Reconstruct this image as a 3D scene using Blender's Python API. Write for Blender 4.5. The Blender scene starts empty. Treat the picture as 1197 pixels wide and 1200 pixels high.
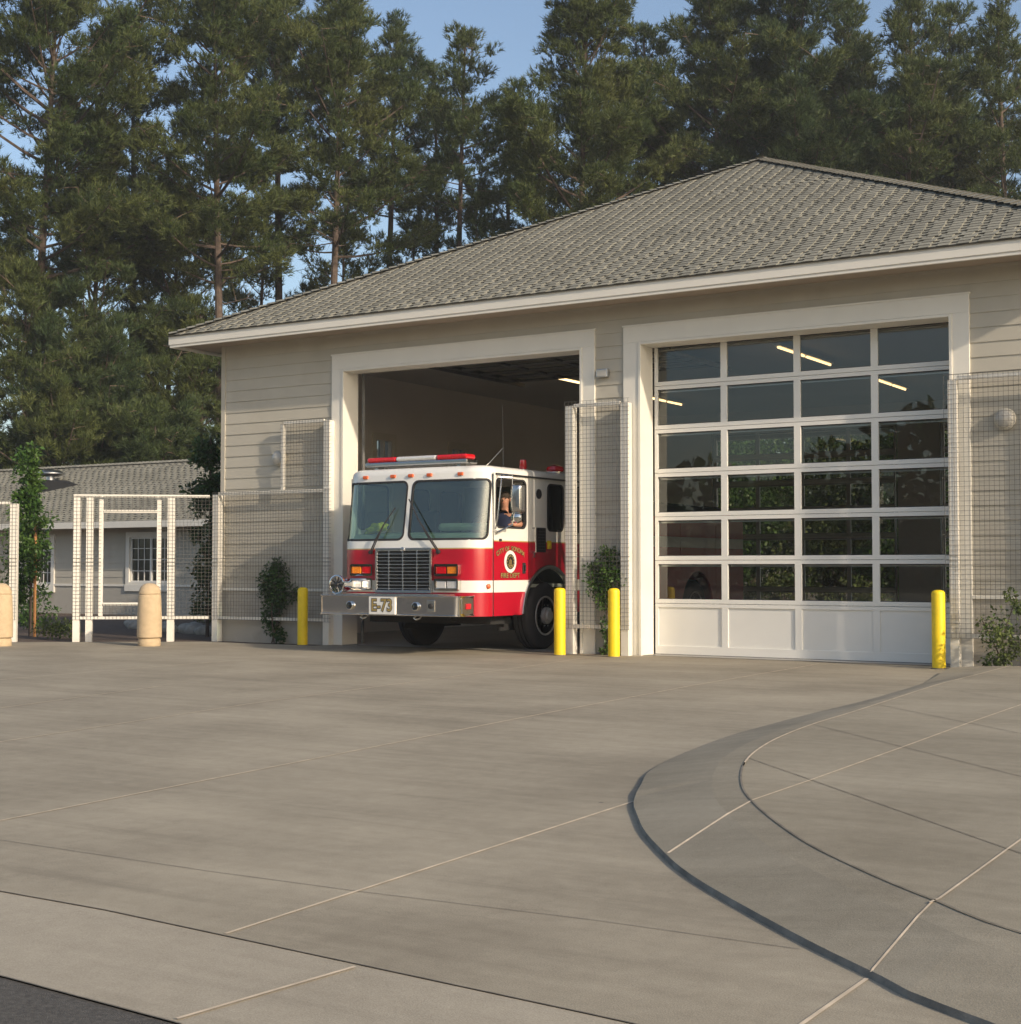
import bpy, bmesh, math, random
import numpy as np
from mathutils import Vector, Matrix, geometry
R_ = math.radians
random.seed(7)
scene = bpy.context.scene
COL = scene.collection

# ------------------------------------------------------------------ materials
def new_mat(name):
    m = bpy.data.materials.new(name); m.use_nodes = True
    nt = m.node_tree
    return m, nt, nt.nodes['Principled BSDF']

def nd(nt, t, **kw):
    n = nt.nodes.new(t)
    for k, v in kw.items():
        setattr(n, k, v)
    return n

def mat(name, col, rough=.7, metal=0., var=.12, scale=6., bump=.0, bscale=60., spec=.5, coat=0., detail=5., dirt=None, island=0.):
    """procedural paint / stone: base colour varied by two noises, optional bump"""
    m, nt, b = new_mat(name); L = nt.links
    tc = nd(nt, 'ShaderNodeTexCoord')
    n1 = nd(nt, 'ShaderNodeTexNoise'); n1.inputs['Scale'].default_value = scale; n1.inputs['Detail'].default_value = detail
    L.new(tc.outputs['Object'], n1.inputs['Vector'])
    mx = nd(nt, 'ShaderNodeMix', data_type='RGBA')
    c = Vector(col[:3])
    mx.inputs[6].default_value = (*(c * (1 - var)), 1); mx.inputs[7].default_value = (*(c * (1 + var)), 1)
    mr = nd(nt, 'ShaderNodeMapRange'); mr.inputs[1].default_value = .3; mr.inputs[2].default_value = .7
    L.new(n1.outputs[0], mr.inputs[0]); L.new(mr.outputs[0], mx.inputs[0])
    out = mx.outputs[2]
    if island:
        g = nd(nt, 'ShaderNodeNewGeometry')
        mr2 = nd(nt, 'ShaderNodeMapRange'); mr2.inputs[3].default_value = 1 - island; mr2.inputs[4].default_value = 1 + island
        L.new(g.outputs['Random Per Island'], mr2.inputs[0])
        vm = nd(nt, 'ShaderNodeVectorMath', operation='SCALE')
        L.new(out, vm.inputs[0]); L.new(mr2.outputs[0], vm.inputs['Scale']); out = vm.outputs[0]
    if dirt:
        n3 = nd(nt, 'ShaderNodeTexNoise'); n3.inputs['Scale'].default_value = dirt[1]; n3.inputs['Detail'].default_value = 8
        L.new(tc.outputs['Object'], n3.inputs['Vector'])
        mr3 = nd(nt, 'ShaderNodeMapRange'); mr3.inputs[1].default_value = .52; mr3.inputs[2].default_value = .72; mr3.inputs[4].default_value = dirt[2]
        L.new(n3.outputs[0], mr3.inputs[0])
        mx3 = nd(nt, 'ShaderNodeMix', data_type='RGBA'); mx3.inputs[7].default_value = (*dirt[0], 1)
        L.new(mr3.outputs[0], mx3.inputs[0]); L.new(out, mx3.inputs[6]); out = mx3.outputs[2]
    L.new(out, b.inputs['Base Color'])
    b.inputs['Roughness'].default_value = rough; b.inputs['Metallic'].default_value = metal
    b.inputs['Specular IOR Level'].default_value = spec
    if coat:
        b.inputs['Coat Weight'].default_value = coat; b.inputs['Coat Roughness'].default_value = .06
    if bump:
        n2 = nd(nt, 'ShaderNodeTexNoise'); n2.inputs['Scale'].default_value = bscale; n2.inputs['Detail'].default_value = 4
        L.new(tc.outputs['Object'], n2.inputs['Vector'])
        bp = nd(nt, 'ShaderNodeBump'); bp.inputs['Strength'].default_value = bump; bp.inputs['Distance'].default_value = .01
        L.new(n2.outputs[0], bp.inputs['Height']); L.new(bp.outputs[0], b.inputs['Normal'])
    return m

def band_mat(name, stops, axis=2, coat=.6):
    """glossy vehicle paint with crisp colour bands by object height: stops [(z_from, colour), ...]"""
    m, nt, b = new_mat(name); L = nt.links
    tc = nd(nt, 'ShaderNodeTexCoord'); sp = nd(nt, 'ShaderNodeSeparateXYZ'); L.new(tc.outputs['Object'], sp.inputs[0])
    mr = nd(nt, 'ShaderNodeMapRange'); mr.inputs[1].default_value = 0; mr.inputs[2].default_value = 4
    L.new(sp.outputs[axis], mr.inputs[0])
    cr = nd(nt, 'ShaderNodeValToRGB'); cr.color_ramp.interpolation = 'CONSTANT'
    e = cr.color_ramp.elements
    while len(e) < len(stops): e.new(.5)
    for i, (z, c) in enumerate(stops):
        e[i].position = min(1, z / 4) if i else 0
    for i, (z, c) in enumerate(stops):
        e[i].color = (*c, 1)
    L.new(mr.outputs[0], cr.inputs[0])
    n = nd(nt, 'ShaderNodeTexNoise'); n.inputs['Scale'].default_value = 3; L.new(tc.outputs['Object'], n.inputs['Vector'])
    m2 = nd(nt, 'ShaderNodeMapRange'); m2.inputs[3].default_value = .93; m2.inputs[4].default_value = 1.05
    L.new(n.outputs[0], m2.inputs[0])
    vm = nd(nt, 'ShaderNodeVectorMath', operation='SCALE'); L.new(cr.outputs[0], vm.inputs[0]); L.new(m2.outputs[0], vm.inputs['Scale'])
    L.new(vm.outputs[0], b.inputs['Base Color'])
    b.inputs['Roughness'].default_value = .32; b.inputs['Coat Weight'].default_value = coat; b.inputs['Coat Roughness'].default_value = .05
    return m

def glass_mat(name, tint, base=.04, rough=.0, edge=1.0, haze=None):
    """thin sheet of glass: tinted see-through plus fresnel mirror"""
    m, nt, b = new_mat(name); L = nt.links; nt.nodes.remove(b)
    out = nt.nodes['Material Output']
    tr = nd(nt, 'ShaderNodeBsdfTransparent'); tr.inputs[0].default_value = (*tint, 1)
    gl = nd(nt, 'ShaderNodeBsdfGlossy'); gl.inputs['Roughness'].default_value = rough; gl.inputs[0].default_value = (.9, .95, .95, 1)
    lw = nd(nt, 'ShaderNodeLayerWeight'); lw.inputs[0].default_value = .5
    pw = nd(nt, 'ShaderNodeMath', operation='POWER'); pw.inputs[1].default_value = 4; L.new(lw.outputs['Facing'], pw.inputs[0])
    mr = nd(nt, 'ShaderNodeMapRange'); mr.inputs[3].default_value = base; mr.inputs[4].default_value = edge
    L.new(pw.outputs[0], mr.inputs[0])
    mx = nd(nt, 'ShaderNodeMixShader'); L.new(mr.outputs[0], mx.inputs[0])
    src = tr.outputs[0]
    if haze:
        df = nd(nt, 'ShaderNodeBsdfDiffuse'); df.inputs[0].default_value = (*haze[0], 1)
        mh = nd(nt, 'ShaderNodeMixShader'); mh.inputs[0].default_value = haze[1]
        L.new(tr.outputs[0], mh.inputs[1]); L.new(df.outputs[0], mh.inputs[2]); src = mh.outputs[0]
    L.new(src, mx.inputs[1]); L.new(gl.outputs[0], mx.inputs[2])
    n = nd(nt, 'ShaderNodeTexNoise'); n.inputs['Scale'].default_value = 1.3; tc = nd(nt, 'ShaderNodeTexCoord'); L.new(tc.outputs['Object'], n.inputs['Vector'])
    bp = nd(nt, 'ShaderNodeBump'); bp.inputs['Strength'].default_value = .06; bp.inputs['Distance'].default_value = .02
    L.new(n.outputs[0], bp.inputs['Height']); L.new(bp.outputs[0], gl.inputs['Normal'])
    L.new(mx.outputs[0], out.inputs[0])
    return m

def emit_mat(name, col, s):
    m, nt, b = new_mat(name)
    b.inputs['Base Color'].default_value = (*col, 1); b.inputs['Emission Color'].default_value = (*col, 1); b.inputs['Emission Strength'].default_value = s
    return m

def leaf_mat(name, col, col2, nscale=.9, island=.35, trans=.25, rough=.55):
    m, nt, b = new_mat(name); L = nt.links
    tc = nd(nt, 'ShaderNodeTexCoord'); n = nd(nt, 'ShaderNodeTexNoise'); n.inputs['Scale'].default_value = nscale; n.inputs['Detail'].default_value = 3
    L.new(tc.outputs['Object'], n.inputs['Vector'])
    mr = nd(nt, 'ShaderNodeMapRange'); mr.inputs[1].default_value = .35; mr.inputs[2].default_value = .65; L.new(n.outputs[0], mr.inputs[0])
    mx = nd(nt, 'ShaderNodeMix', data_type='RGBA'); mx.inputs[6].default_value = (*col, 1); mx.inputs[7].default_value = (*col2, 1)
    L.new(mr.outputs[0], mx.inputs[0])
    g = nd(nt, 'ShaderNodeNewGeometry'); m2 = nd(nt, 'ShaderNodeMapRange'); m2.inputs[3].default_value = 1 - island; m2.inputs[4].default_value = 1 + island
    L.new(g.outputs['Random Per Island'], m2.inputs[0])
    vm = nd(nt, 'ShaderNodeVectorMath', operation='SCALE'); L.new(mx.outputs[2], vm.inputs[0]); L.new(m2.outputs[0], vm.inputs['Scale'])
    L.new(vm.outputs[0], b.inputs['Base Color']); b.inputs['Roughness'].default_value = rough; b.inputs['Specular IOR Level'].default_value = .3
    if trans:
        t = nd(nt, 'ShaderNodeBsdfTranslucent'); L.new(vm.outputs[0], t.inputs[0])
        ms = nd(nt, 'ShaderNodeMixShader'); ms.inputs[0].default_value = trans
        L.new(b.outputs[0], ms.inputs[1]); L.new(t.outputs[0], ms.inputs[2]); L.new(ms.outputs[0], nt.nodes['Material Output'].inputs[0])
    return m

def concrete_mat(name, dark, light, streak=(1, .25), stain=.5, scale=.35):
    m, nt, b = new_mat(name); L = nt.links
    tc = nd(nt, 'ShaderNodeTexCoord')
    def noise(sc, vec=None, det=6, rough=.55):
        n = nd(nt, 'ShaderNodeTexNoise'); n.inputs['Scale'].default_value = sc; n.inputs['Detail'].default_value = det; n.inputs['Roughness'].default_value = rough
        L.new(vec or tc.outputs['Object'], n.inputs['Vector']); return n.outputs[0]
    mp = nd(nt, 'ShaderNodeMapping'); mp.inputs['Scale'].default_value = (streak[1], streak[0], 1); mp.inputs['Rotation'].default_value = (0, 0, R_(20)); L.new(tc.outputs['Object'], mp.inputs[0])
    mp2 = nd(nt, 'ShaderNodeMapping'); mp2.inputs['Scale'].default_value = (.5, 8, 1); mp2.inputs['Rotation'].default_value = (0, 0, R_(33)); L.new(tc.outputs['Object'], mp2.inputs[0])
    a = noise(scale, det=8); s = noise(1.1, mp.outputs[0], 8, .65); k = noise(.9, mp2.outputs[0], 6); f = noise(160, det=3); h = noise(9, det=6, rough=.7)
    def mul(x, w):
        q = nd(nt, 'ShaderNodeMath', operation='MULTIPLY_ADD'); q.inputs[1].default_value = w; q.inputs[2].default_value = -.5 * w; L.new(x, q.inputs[0]); return q.outputs[0]
    def add(x, y):
        q = nd(nt, 'ShaderNodeMath', operation='ADD'); L.new(x, q.inputs[0]); L.new(y, q.inputs[1]); return q.outputs[0]
    t = add(add(add(mul(a, 1.7), mul(s, 1.1)), add(mul(k, .7), mul(f, 1.5))), mul(h, .9))
    q = nd(nt, 'ShaderNodeMath', operation='ADD'); q.inputs[1].default_value = .5; q.use_clamp = True; L.new(t, q.inputs[0])
    mx = nd(nt, 'ShaderNodeMix', data_type='RGBA'); mx.inputs[6].default_value = (*dark, 1); mx.inputs[7].default_value = (*light, 1); L.new(q.outputs[0], mx.inputs[0])
    # tyre smudges and drips
    st = noise(.55, mp2.outputs[0], 9, .7)
    mr = nd(nt, 'ShaderNodeMapRange'); mr.inputs[1].default_value = .56; mr.inputs[2].default_value = .75; mr.inputs[4].default_value = stain; L.new(st, mr.inputs[0])
    m2 = nd(nt, 'ShaderNodeMix', data_type='RGBA'); m2.inputs[7].default_value = (*[c * .62 for c in dark], 1)
    L.new(mr.outputs[0], m2.inputs[0]); L.new(mx.outputs[2], m2.inputs[6])
    v = nd(nt, 'ShaderNodeTexVoronoi'); v.inputs['Scale'].default_value = 1.7; L.new(tc.outputs['Object'], v.inputs['Vector'])
    m4 = nd(nt, 'ShaderNodeMapRange'); m4.inputs[1].default_value = .02; m4.inputs[2].default_value = .035; m4.inputs[3].default_value = .7; m4.inputs[4].default_value = 0; L.new(v.outputs['Distance'], m4.inputs[0])
    m5 = nd(nt, 'ShaderNodeMix', data_type='RGBA'); m5.inputs[7].default_value = (.09, .08, .07, 1); L.new(m4.outputs[0], m5.inputs[0]); L.new(m2.outputs[2], m5.inputs[6])
    # wandering hairline cracks and pale scuffs
    n7 = nd(nt, 'ShaderNodeTexNoise'); n7.inputs['Scale'].default_value = .28; n7.inputs['Detail'].default_value = 10; n7.inputs['Roughness'].default_value = .62; L.new(tc.outputs['Object'], n7.inputs['Vector'])
    ab = nd(nt, 'ShaderNodeMath', operation='SUBTRACT'); ab.inputs[1].default_value = .5; L.new(n7.outputs[0], ab.inputs[0])
    a2 = nd(nt, 'ShaderNodeMath', operation='ABSOLUTE'); L.new(ab.outputs[0], a2.inputs[0])
    m7 = nd(nt, 'ShaderNodeMapRange'); m7.inputs[1].default_value = .0; m7.inputs[2].default_value = .0012; m7.inputs[3].default_value = .30; m7.inputs[4].default_value = 0; L.new(a2.outputs[0], m7.inputs[0])
    m8 = nd(nt, 'ShaderNodeMix', data_type='RGBA'); m8.inputs[7].default_value = (*[c * .5 for c in dark], 1); L.new(m7.outputs[0], m8.inputs[0]); L.new(m5.outputs[2], m8.inputs[6])
    sc_ = noise(3.2, det=9, rough=.75); m9 = nd(nt, 'ShaderNodeMapRange'); m9.inputs[1].default_value = .60; m9.inputs[2].default_value = .72; m9.inputs[4].default_value = .35; L.new(sc_, m9.inputs[0])
    m10 = nd(nt, 'ShaderNodeMix', data_type='RGBA'); m10.inputs[7].default_value = (*[min(1, c * 1.12) for c in light], 1); L.new(m9.outputs[0], m10.inputs[0]); L.new(m8.outputs[2], m10.inputs[6])
    L.new(m10.outputs[2], b.inputs['Base Color'])
    b.inputs['Roughness'].default_value = .85; b.inputs['Specular IOR Level'].default_value = .35
    bp = nd(nt, 'ShaderNodeBump'); bp.inputs['Strength'].default_value = .35; bp.inputs['Distance'].default_value = .004
    L.new(add(f, h), bp.inputs['Height']); L.new(bp.outputs[0], b.inputs['Normal'])
    return m

M = {}
M['siding'] = mat('siding', (.47, .44, .365), .75, var=.04, scale=2, bump=.15, bscale=90, dirt=((.34, .29, .21), 1.4, .35))
M['stucco'] = mat('stucco', (.43, .40, .34), .85, var=.05, scale=3, bump=.5, bscale=140, dirt=((.28, .24, .18), 3, .5))
M['trim'] = mat('trim', (.76, .73, .645), .6, var=.03, scale=3, bump=.08, bscale=80)
M['fascia'] = mat('fascia', (.74, .71, .63), .5, var=.03, scale=2)
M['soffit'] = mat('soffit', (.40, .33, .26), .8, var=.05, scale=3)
M['door_white'] = mat('door_white', (.76, .745, .69), .45, var=.02, scale=4)
M['inner_wall'] = mat('inner_wall', (.82, .78, .72), .9, var=.04, scale=.7)
M['inner_ceiling'] = mat('inner_ceiling', (.72, .70, .66), .9, var=.04, scale=.7)
M['dark'] = mat('dark', (.02, .02, .02), .7)
M['rubber'] = mat('rubber', (.022, .022, .024), .8, bump=.2, bscale=40)
M['shingle'] = mat('shingle', (.24, .232, .19), .95, var=.13, scale=1.2, bump=.6, bscale=150, island=.11, spec=.15)
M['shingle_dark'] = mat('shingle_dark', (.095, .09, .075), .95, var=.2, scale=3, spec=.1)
M['post'] = mat('post', (.76, .73, .65), .55, var=.03, scale=5, dirt=((.45, .38, .28), 6, .25))
M['wire'] = mat('wire', (.10, .095, .085), .6)
M['track_grey'] = mat('track_grey', (.20, .20, .19), .5)
M['yellow'] = mat('yellow', (.86, .62, .01), .5, var=.04, scale=5, dirt=((.5, .36, .03), 7, .35), bump=.05)
M['precast'] = mat('precast', (.52, .40, .25), .9, var=.08, scale=14, bump=.5, bscale=180, island=0)
M['alu'] = mat('alu', (.6, .6, .6), .3, metal=1, var=.05)
M['chrome'] = mat('chrome', (.74, .72, .68), .05, metal=1, var=.04, scale=4, bump=.05, bscale=3)
M['rim_metal'] = mat('rim_metal', (.50, .49, .46), .4, metal=.4, var=.1)
M['steel'] = mat('steel', (.55, .55, .54), .25, metal=1, var=.05)
M['white_paint'] = mat('white_paint', (.78, .77, .72), .35, coat=.5, var=.02)
M['black_gloss'] = mat('black_gloss', (.015, .015, .016), .3, coat=.3)
M['gold'] = mat('gold', (.42, .31, .11), .4, metal=.3, var=.1, scale=30)
M['bark'] = mat('bark', (.095, .070, .054), .95, var=.4, scale=5, bump=1., bscale=12)
M['twig'] = mat('twig', (.17, .12, .09), .95, var=.3, scale=5)
M['needles'] = leaf_mat('needles', (.058, .088, .026), (.115, .134, .038), .45, .4, .3)
M['needles_deep'] = leaf_mat('needles_deep', (.044, .075, .028), (.085, .112, .036), .5, .4, .3)
M['leaf'] = leaf_mat('leaf', (.05, .11, .025), (.09, .16, .035), 3, .4, .3, .4)
M['leaf_dark'] = leaf_mat('leaf_dark', (.03, .07, .025), (.055, .10, .03), 3, .4, .25, .4)
M['leaf_bush'] = leaf_mat('leaf_bush', (.06, .10, .03), (.14, .17, .05), 2, .4, .3, .5)
M['leaf_gold'] = leaf_mat('leaf_gold', (.42, .26, .08), (.30, .22, .07), 3, .4, .3, .5)
M['soil'] = mat('soil', (.10, .07, .05), 1, var=.35, scale=12, bump=1, bscale=60)
M['earth'] = mat('earth', (.16, .13, .08), 1, var=.35, scale=2, bump=1, bscale=30)
M['rock'] = mat('rock', (.30, .28, .24), .9, var=.25, scale=8, bump=.6, bscale=30)
M['joint_light'] = mat('joint_light', (.58, .48, .35), .9, var=.2, scale=9)  # beige joint filler, with the sun catching the joint edges painted into the colour
M['joint_dark'] = mat('joint_dark', (.17, .15, .12), .95, var=.3, scale=9)
M['apron'] = concrete_mat('apron', (.222, .193, .142), (.378, .335, .252), scale=.7)
M['strip'] = concrete_mat('strip', (.285, .25, .19), (.42, .375, .29), stain=.3)
M['walk'] = concrete_mat('walk', (.205, .180, .130), (.345, .308, .232), stain=.35, scale=.6)
M['walk_band'] = concrete_mat('walk_band', (.215, .190, .138), (.335, .298, .224), stain=.3, scale=.7)
M['floor'] = mat('floor', (.34, .325, .29), .45, var=.15, scale=.8)
M['kerb'] = mat('kerb', (.21, .195, .165), .95, var=.3, scale=8, bump=.4)
M['asphalt'] = mat('asphalt', (.085, .08, .072), .95, var=.3, scale=60, bump=.9, bscale=220)
M['glass_door'] = glass_mat('glass_door', (.72, .72, .69), .085)
M['glass_win'] = glass_mat('glass_win', (.35, .37, .37), .10)
M['glass_cab'] = glass_mat('glass_cab', (.46, .60, .53), .12, haze=((.20, .32, .24), .05))
M['glass_dark'] = glass_mat('glass_dark', (.12, .13, .13), .07)
M['lens_red'] = mat('lens_red', (.60, .008, .015), .12, coat=1, var=.2, scale=30)
M['lens_amber'] = mat('lens_amber', (.85, .25, .02), .12, coat=1, var=.2, scale=30)
M['lens_clear'] = mat('lens_clear', (.85, .83, .78), .12, coat=1, metal=.35, var=.1, scale=30)
M['lens_orange'] = mat('lens_orange', (.65, .12, .03), .3, coat=.6)
RED = (.43, .004, .020); WHT = (.78, .77, .71); GLD = (.45, .33, .12)
ZW0, ZW1 = .89, 1.06
M['cab_front'] = band_mat('cab_front', [(0, RED), (ZW0, WHT), (ZW1, RED), (1.51, GLD), (1.522, WHT)])
M['cab_door'] = band_mat('cab_door', [(0, RED), (ZW0, WHT), (ZW1, RED), (1.625, GLD), (1.637, WHT)])
M['body_red'] = band_mat('body_red', [(0, RED), (1.60, WHT), (1.79, RED)])
M['interior_green'] = mat('interior_green', (.34, .38, .32), .8)
M['seat_dark'] = mat('seat_dark', (.03, .035, .04), .8)
M['jacket'] = mat('jacket', (.62, .58, .02), .8, var=.15, scale=15)
M['skin'] = mat('skin', (.50, .25, .16), .5, var=.05)
M['navy'] = mat('navy', (.018, .025, .06), .8, var=.2)
M['hair'] = mat('hair', (.03, .02, .012), .8)
M['tube'] = emit_mat('tube', (1., .70, .34), 2.2)
M['lamp_glass'] = mat('lamp_glass', (.44, .42, .37), .25, coat=.5)

# ------------------------------------------------------------------ object helpers
def tag(o, label=None, cat=None, group=None, kind=None):
    if label: o['label'] = label
    if cat: o['category'] = cat
    if group: o['group'] = group
    if kind: o['kind'] = kind
    return o

def root(name, loc, label, cat, group=None):
    o = bpy.data.objects.new(name, None); COL.objects.link(o); o.location = loc; o.empty_display_size = .2
    return tag(o, label, cat, group)

def base_of(o):
    while o is not None and o.parent is not None: o = o.parent
    return Vector(o.location) if o is not None else Vector((0, 0, 0))

def link_mesh(name, me, parent=None, loc=None):
    o = bpy.data.objects.new(name, me); COL.objects.link(o)
    if parent is not None: o.parent = parent
    if loc is not None: o.location = loc
    return o

class MB:
    def __init__(s): s.v = []; s.f = []; s.mi = []; s.m = 0
    def add(s, vs, fs, mi=None):
        n = len(s.v); s.v += [tuple(p) for p in vs]
        for f in fs: s.f.append(tuple(n + i for i in f)); s.mi.append(s.m if mi is None else mi)
        return s
    def box(s, x0, x1, y0, y1, z0, z1, mi=None):
        return s.add([(x0, y0, z0), (x1, y0, z0), (x1, y1, z0), (x0, y1, z0), (x0, y0, z1), (x1, y0, z1), (x1, y1, z1), (x0, y1, z1)],
                     [(0, 3, 2, 1), (4, 5, 6, 7), (0, 1, 5, 4), (1, 2, 6, 5), (2, 3, 7, 6), (3, 0, 4, 7)], mi)
    def obox(s, c, ax, ay, hx, hy, z0, z1, mi=None):
        """upright box centred c(x,y) with unit axes ax, ay in plan"""
        P = [Vector((c[0], c[1], 0)) + Vector((*ax, 0)) * a * hx + Vector((*ay, 0)) * b * hy for a, b in ((-1, -1), (1, -1), (1, 1), (-1, 1))]
        return s.add([(p.x, p.y, z0) for p in P] + [(p.x, p.y, z1) for p in P], [(0, 3, 2, 1), (4, 5, 6, 7), (0, 1, 5, 4), (1, 2, 6, 5), (2, 3, 7, 6), (3, 0, 4, 7)], mi)
    def ring(s, c, u, w, r, n):
        return [c + u * (r * math.cos(2 * math.pi * i / n)) + w * (r * math.sin(2 * math.pi * i / n)) for i in range(n)]
    def tube(s, pts, r, n=8, mi=None, cap=True):
        pts = [Vector(p) for p in pts]; rs = r if isinstance(r, (list, tuple)) else [r] * len(pts)
        allv = []; prev = None
        for i, p in enumerate(pts):
            d = (pts[min(i + 1, len(pts) - 1)] - pts[max(i - 1, 0)]).normalized()
            if prev is None:
                u = d.orthogonal().normalized()
            else:
                u = (prev - d * prev.dot(d)).normalized()
            prev = u; w = d.cross(u)
            allv += s.ring(p, u, w, rs[i], n)
        fs = []
        for k in range(len(pts) - 1):
            for i in range(n):
                j = (i + 1) % n
                fs.append((k * n + i, k * n + j, (k + 1) * n + j, (k + 1) * n + i))
        if cap: fs += [tuple(reversed(range(n))), tuple(range((len(pts) - 1) * n, len(pts) * n))]
        return s.add(allv, fs, mi)
    def lathe(s, prof, c=(0, 0, 0), axis=(0, 0, 1), n=24, mi=None):
        """prof: list of (radius, height along axis)"""
        c = Vector(c); d = Vector(axis).normalized(); u = d.orthogonal().normalized()
        if abs(d.z) > .99: u = Vector((1, 0, 0))
        w = d.cross(u); vs = []
        for r, h in prof: vs += s.ring(c + d * h, u, w, max(r, 1e-4), n)
        fs = []
        for k in range(len(prof) - 1):
            for i in range(n):
                j = (i + 1) % n
                fs.append((k * n + i, k * n + j, (k + 1) * n + j, (k + 1) * n + i))
        fs += [tuple(reversed(range(n))), tuple(range((len(prof) - 1) * n, len(prof) * n))]
        return s.add(vs, fs, mi)
    def build(s, name, mats, parent=None, smooth=False, bevel=0, world=True, loc=None):
        """vertices in world coordinates; a child is stored relative to its thing's base, a lone thing relative to loc"""
        off = base_of(parent) if parent is not None else Vector(loc or (0, 0, 0))
        me = bpy.data.meshes.new(name)
        me.from_pydata([tuple(Vector(p) - off) for p in s.v] if off.length else s.v, [], s.f)
        for m in (mats if isinstance(mats, (list, tuple)) else [mats]): me.materials.append(m)
        if any(s.mi): me.polygons.foreach_set('material_index', s.mi)
        me.validate()
        bm = bmesh.new(); bm.from_mesh(me); bmesh.ops.recalc_face_normals(bm, faces=bm.faces); bm.to_mesh(me); bm.free()
        if smooth:
            me.polygons.foreach_set('use_smooth', [True] * len(me.polygons))
            me.set_sharp_from_angle(angle=R_(38))
        o = link_mesh(name, me, parent, loc if parent is None else None)
        if bevel:
            md = o.modifiers.new('bevel', 'BEVEL'); md.width = bevel; md.segments = 2; md.limit_method = 'ANGLE'; md.angle_limit = R_(40)
        return o

def copy_tree(o, loc, label=None, parent=None):
    c = o.copy(); COL.objects.link(c)
    if parent is not None: c.parent = parent
    elif loc is not None: c.location = loc
    if label: c['label'] = label
    for ch in [k for k in bpy.data.objects if k.parent == o]: copy_tree(ch, None, None, c)
    return c

def rrect(x0, x1, y0, y1, r, n=5):
    """rounded rectangle outline, counter-clockwise"""
    pts = []
    for cx, cy, a0 in ((x1 - r, y0 + r, -90), (x1 - r, y1 - r, 0), (x0 + r, y1 - r, 90), (x0 + r, y0 + r, 180)):
        for i in range(n + 1):
            a = R_(a0 + 90 * i / n); pts.append((cx + r * math.cos(a), cy + r * math.sin(a)))
    return pts

def panel(outer, holes, mapf, step=None, thick=0, inward=None):
    """flat outline with holes, filled and mapped by mapf(s,z)->(x,y,z); optional thickness along inward(s,z)"""
    vs = []; es = []
    def loop(pts):
        n = len(vs); dense = []
        for i, p in enumerate(pts):
            q = pts[(i + 1) % len(pts)]; L = math.dist(p, q); k = max(1, int(L / (step or 1e9)))
            for j in range(k): dense.append((p[0] + (q[0] - p[0]) * j / k, p[1] + (q[1] - p[1]) * j / k))
        vs.extend(Vector(p) for p in dense)
        es.extend((n + i, n + (i + 1) % len(dense)) for i in range(len(dense)))
        return [n + i for i in range(len(dense))], dense
    ol, od = loop(outer); hl = [loop(h) for h in holes]
    def inside(p, poly):
        c = False; n = len(poly)
        for i in range(n):
            a, b = poly[i], poly[(i + 1) % n]
            if (a[1] > p[1]) != (b[1] > p[1]) and p[0] < (b[0] - a[0]) * (p[1] - a[1]) / (b[1] - a[1]) + a[0]: c = not c
        return c
    def near(p, poly, d):
        return any(math.dist(p, q) < d for q in poly)
    if step:
        xs = [p[0] for p in outer]; ys = [p[1] for p in outer]
        x = min(xs) + step / 2
        while x < max(xs):
            y = min(ys) + step / 2
            while y < max(ys):
                p = (x, y)
                if inside(p, od) and not any(inside(p, h[1]) for h in hl) and not near(p, od, step * .45) and not any(near(p, h[1], step * .45) for h in hl):
                    vs.append(Vector(p))
                y += step
            x += step
    cv, ce, cf, *_ = geometry.delaunay_2d_cdt(vs, es, [], 0, 1e-5)
    fs = []
    for f in cf:
        c = (sum(cv[i].x for i in f) / len(f), sum(cv[i].y for i in f) / len(f))
        if inside(c, od) and not any(inside(c, h[1]) for h in hl): fs.append(tuple(f))
    out = MB(); n = len(cv)
    front = [mapf(p.x, p.y) for p in cv]
    if not thick:
        return out.add(front, fs)
    back = []
    for p, q in zip(cv, front):
        d = inward(p.x, p.y); back.append((q[0] + d[0] * thick, q[1] + d[1] * thick, q[2] + d[2] * thick))
    allf = list(fs) + [tuple(i + n for i in reversed(f)) for f in fs]
    cnt = {}
    for f in fs:
        for i in range(len(f)):
            a, b = f[i], f[(i + 1) % len(f)]
            cnt.setdefault(frozenset((a, b)), []).append((a, b))
    for k, l in cnt.items():
        if len(l) == 1:
            a, b = l[0]; allf.append((b, a, a + n, b + n))
    return out.add(front + back, allf)

def text_mesh(name, txt, size, mapf, material, parent, extr=.002, offset=0., bold=0., condense=1.):
    """letters laid on a surface; mapf takes the flat text coordinates (x, y, depth)"""
    cu = bpy.data.curves.new(name, 'FONT'); cu.body = txt; cu.size = size; cu.extrude = extr; cu.offset = offset
    cu.align_x = 'CENTER'; cu.align_y = 'CENTER'; cu.resolution_u = 3
    to = bpy.data.objects.new('tmp', cu); COL.objects.link(to)
    dg = bpy.context.evaluated_depsgraph_get(); me = bpy.data.meshes.new_from_object(to.evaluated_get(dg))
    bpy.data.objects.remove(to)
    off = base_of(parent)
    for v in me.vertices: v.co = Vector(mapf(v.co.x * condense, v.co.y, v.co.z)) - off
    me.name = name; me.materials.clear(); me.materials.append(material)
    return link_mesh(name, me, parent)
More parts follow.
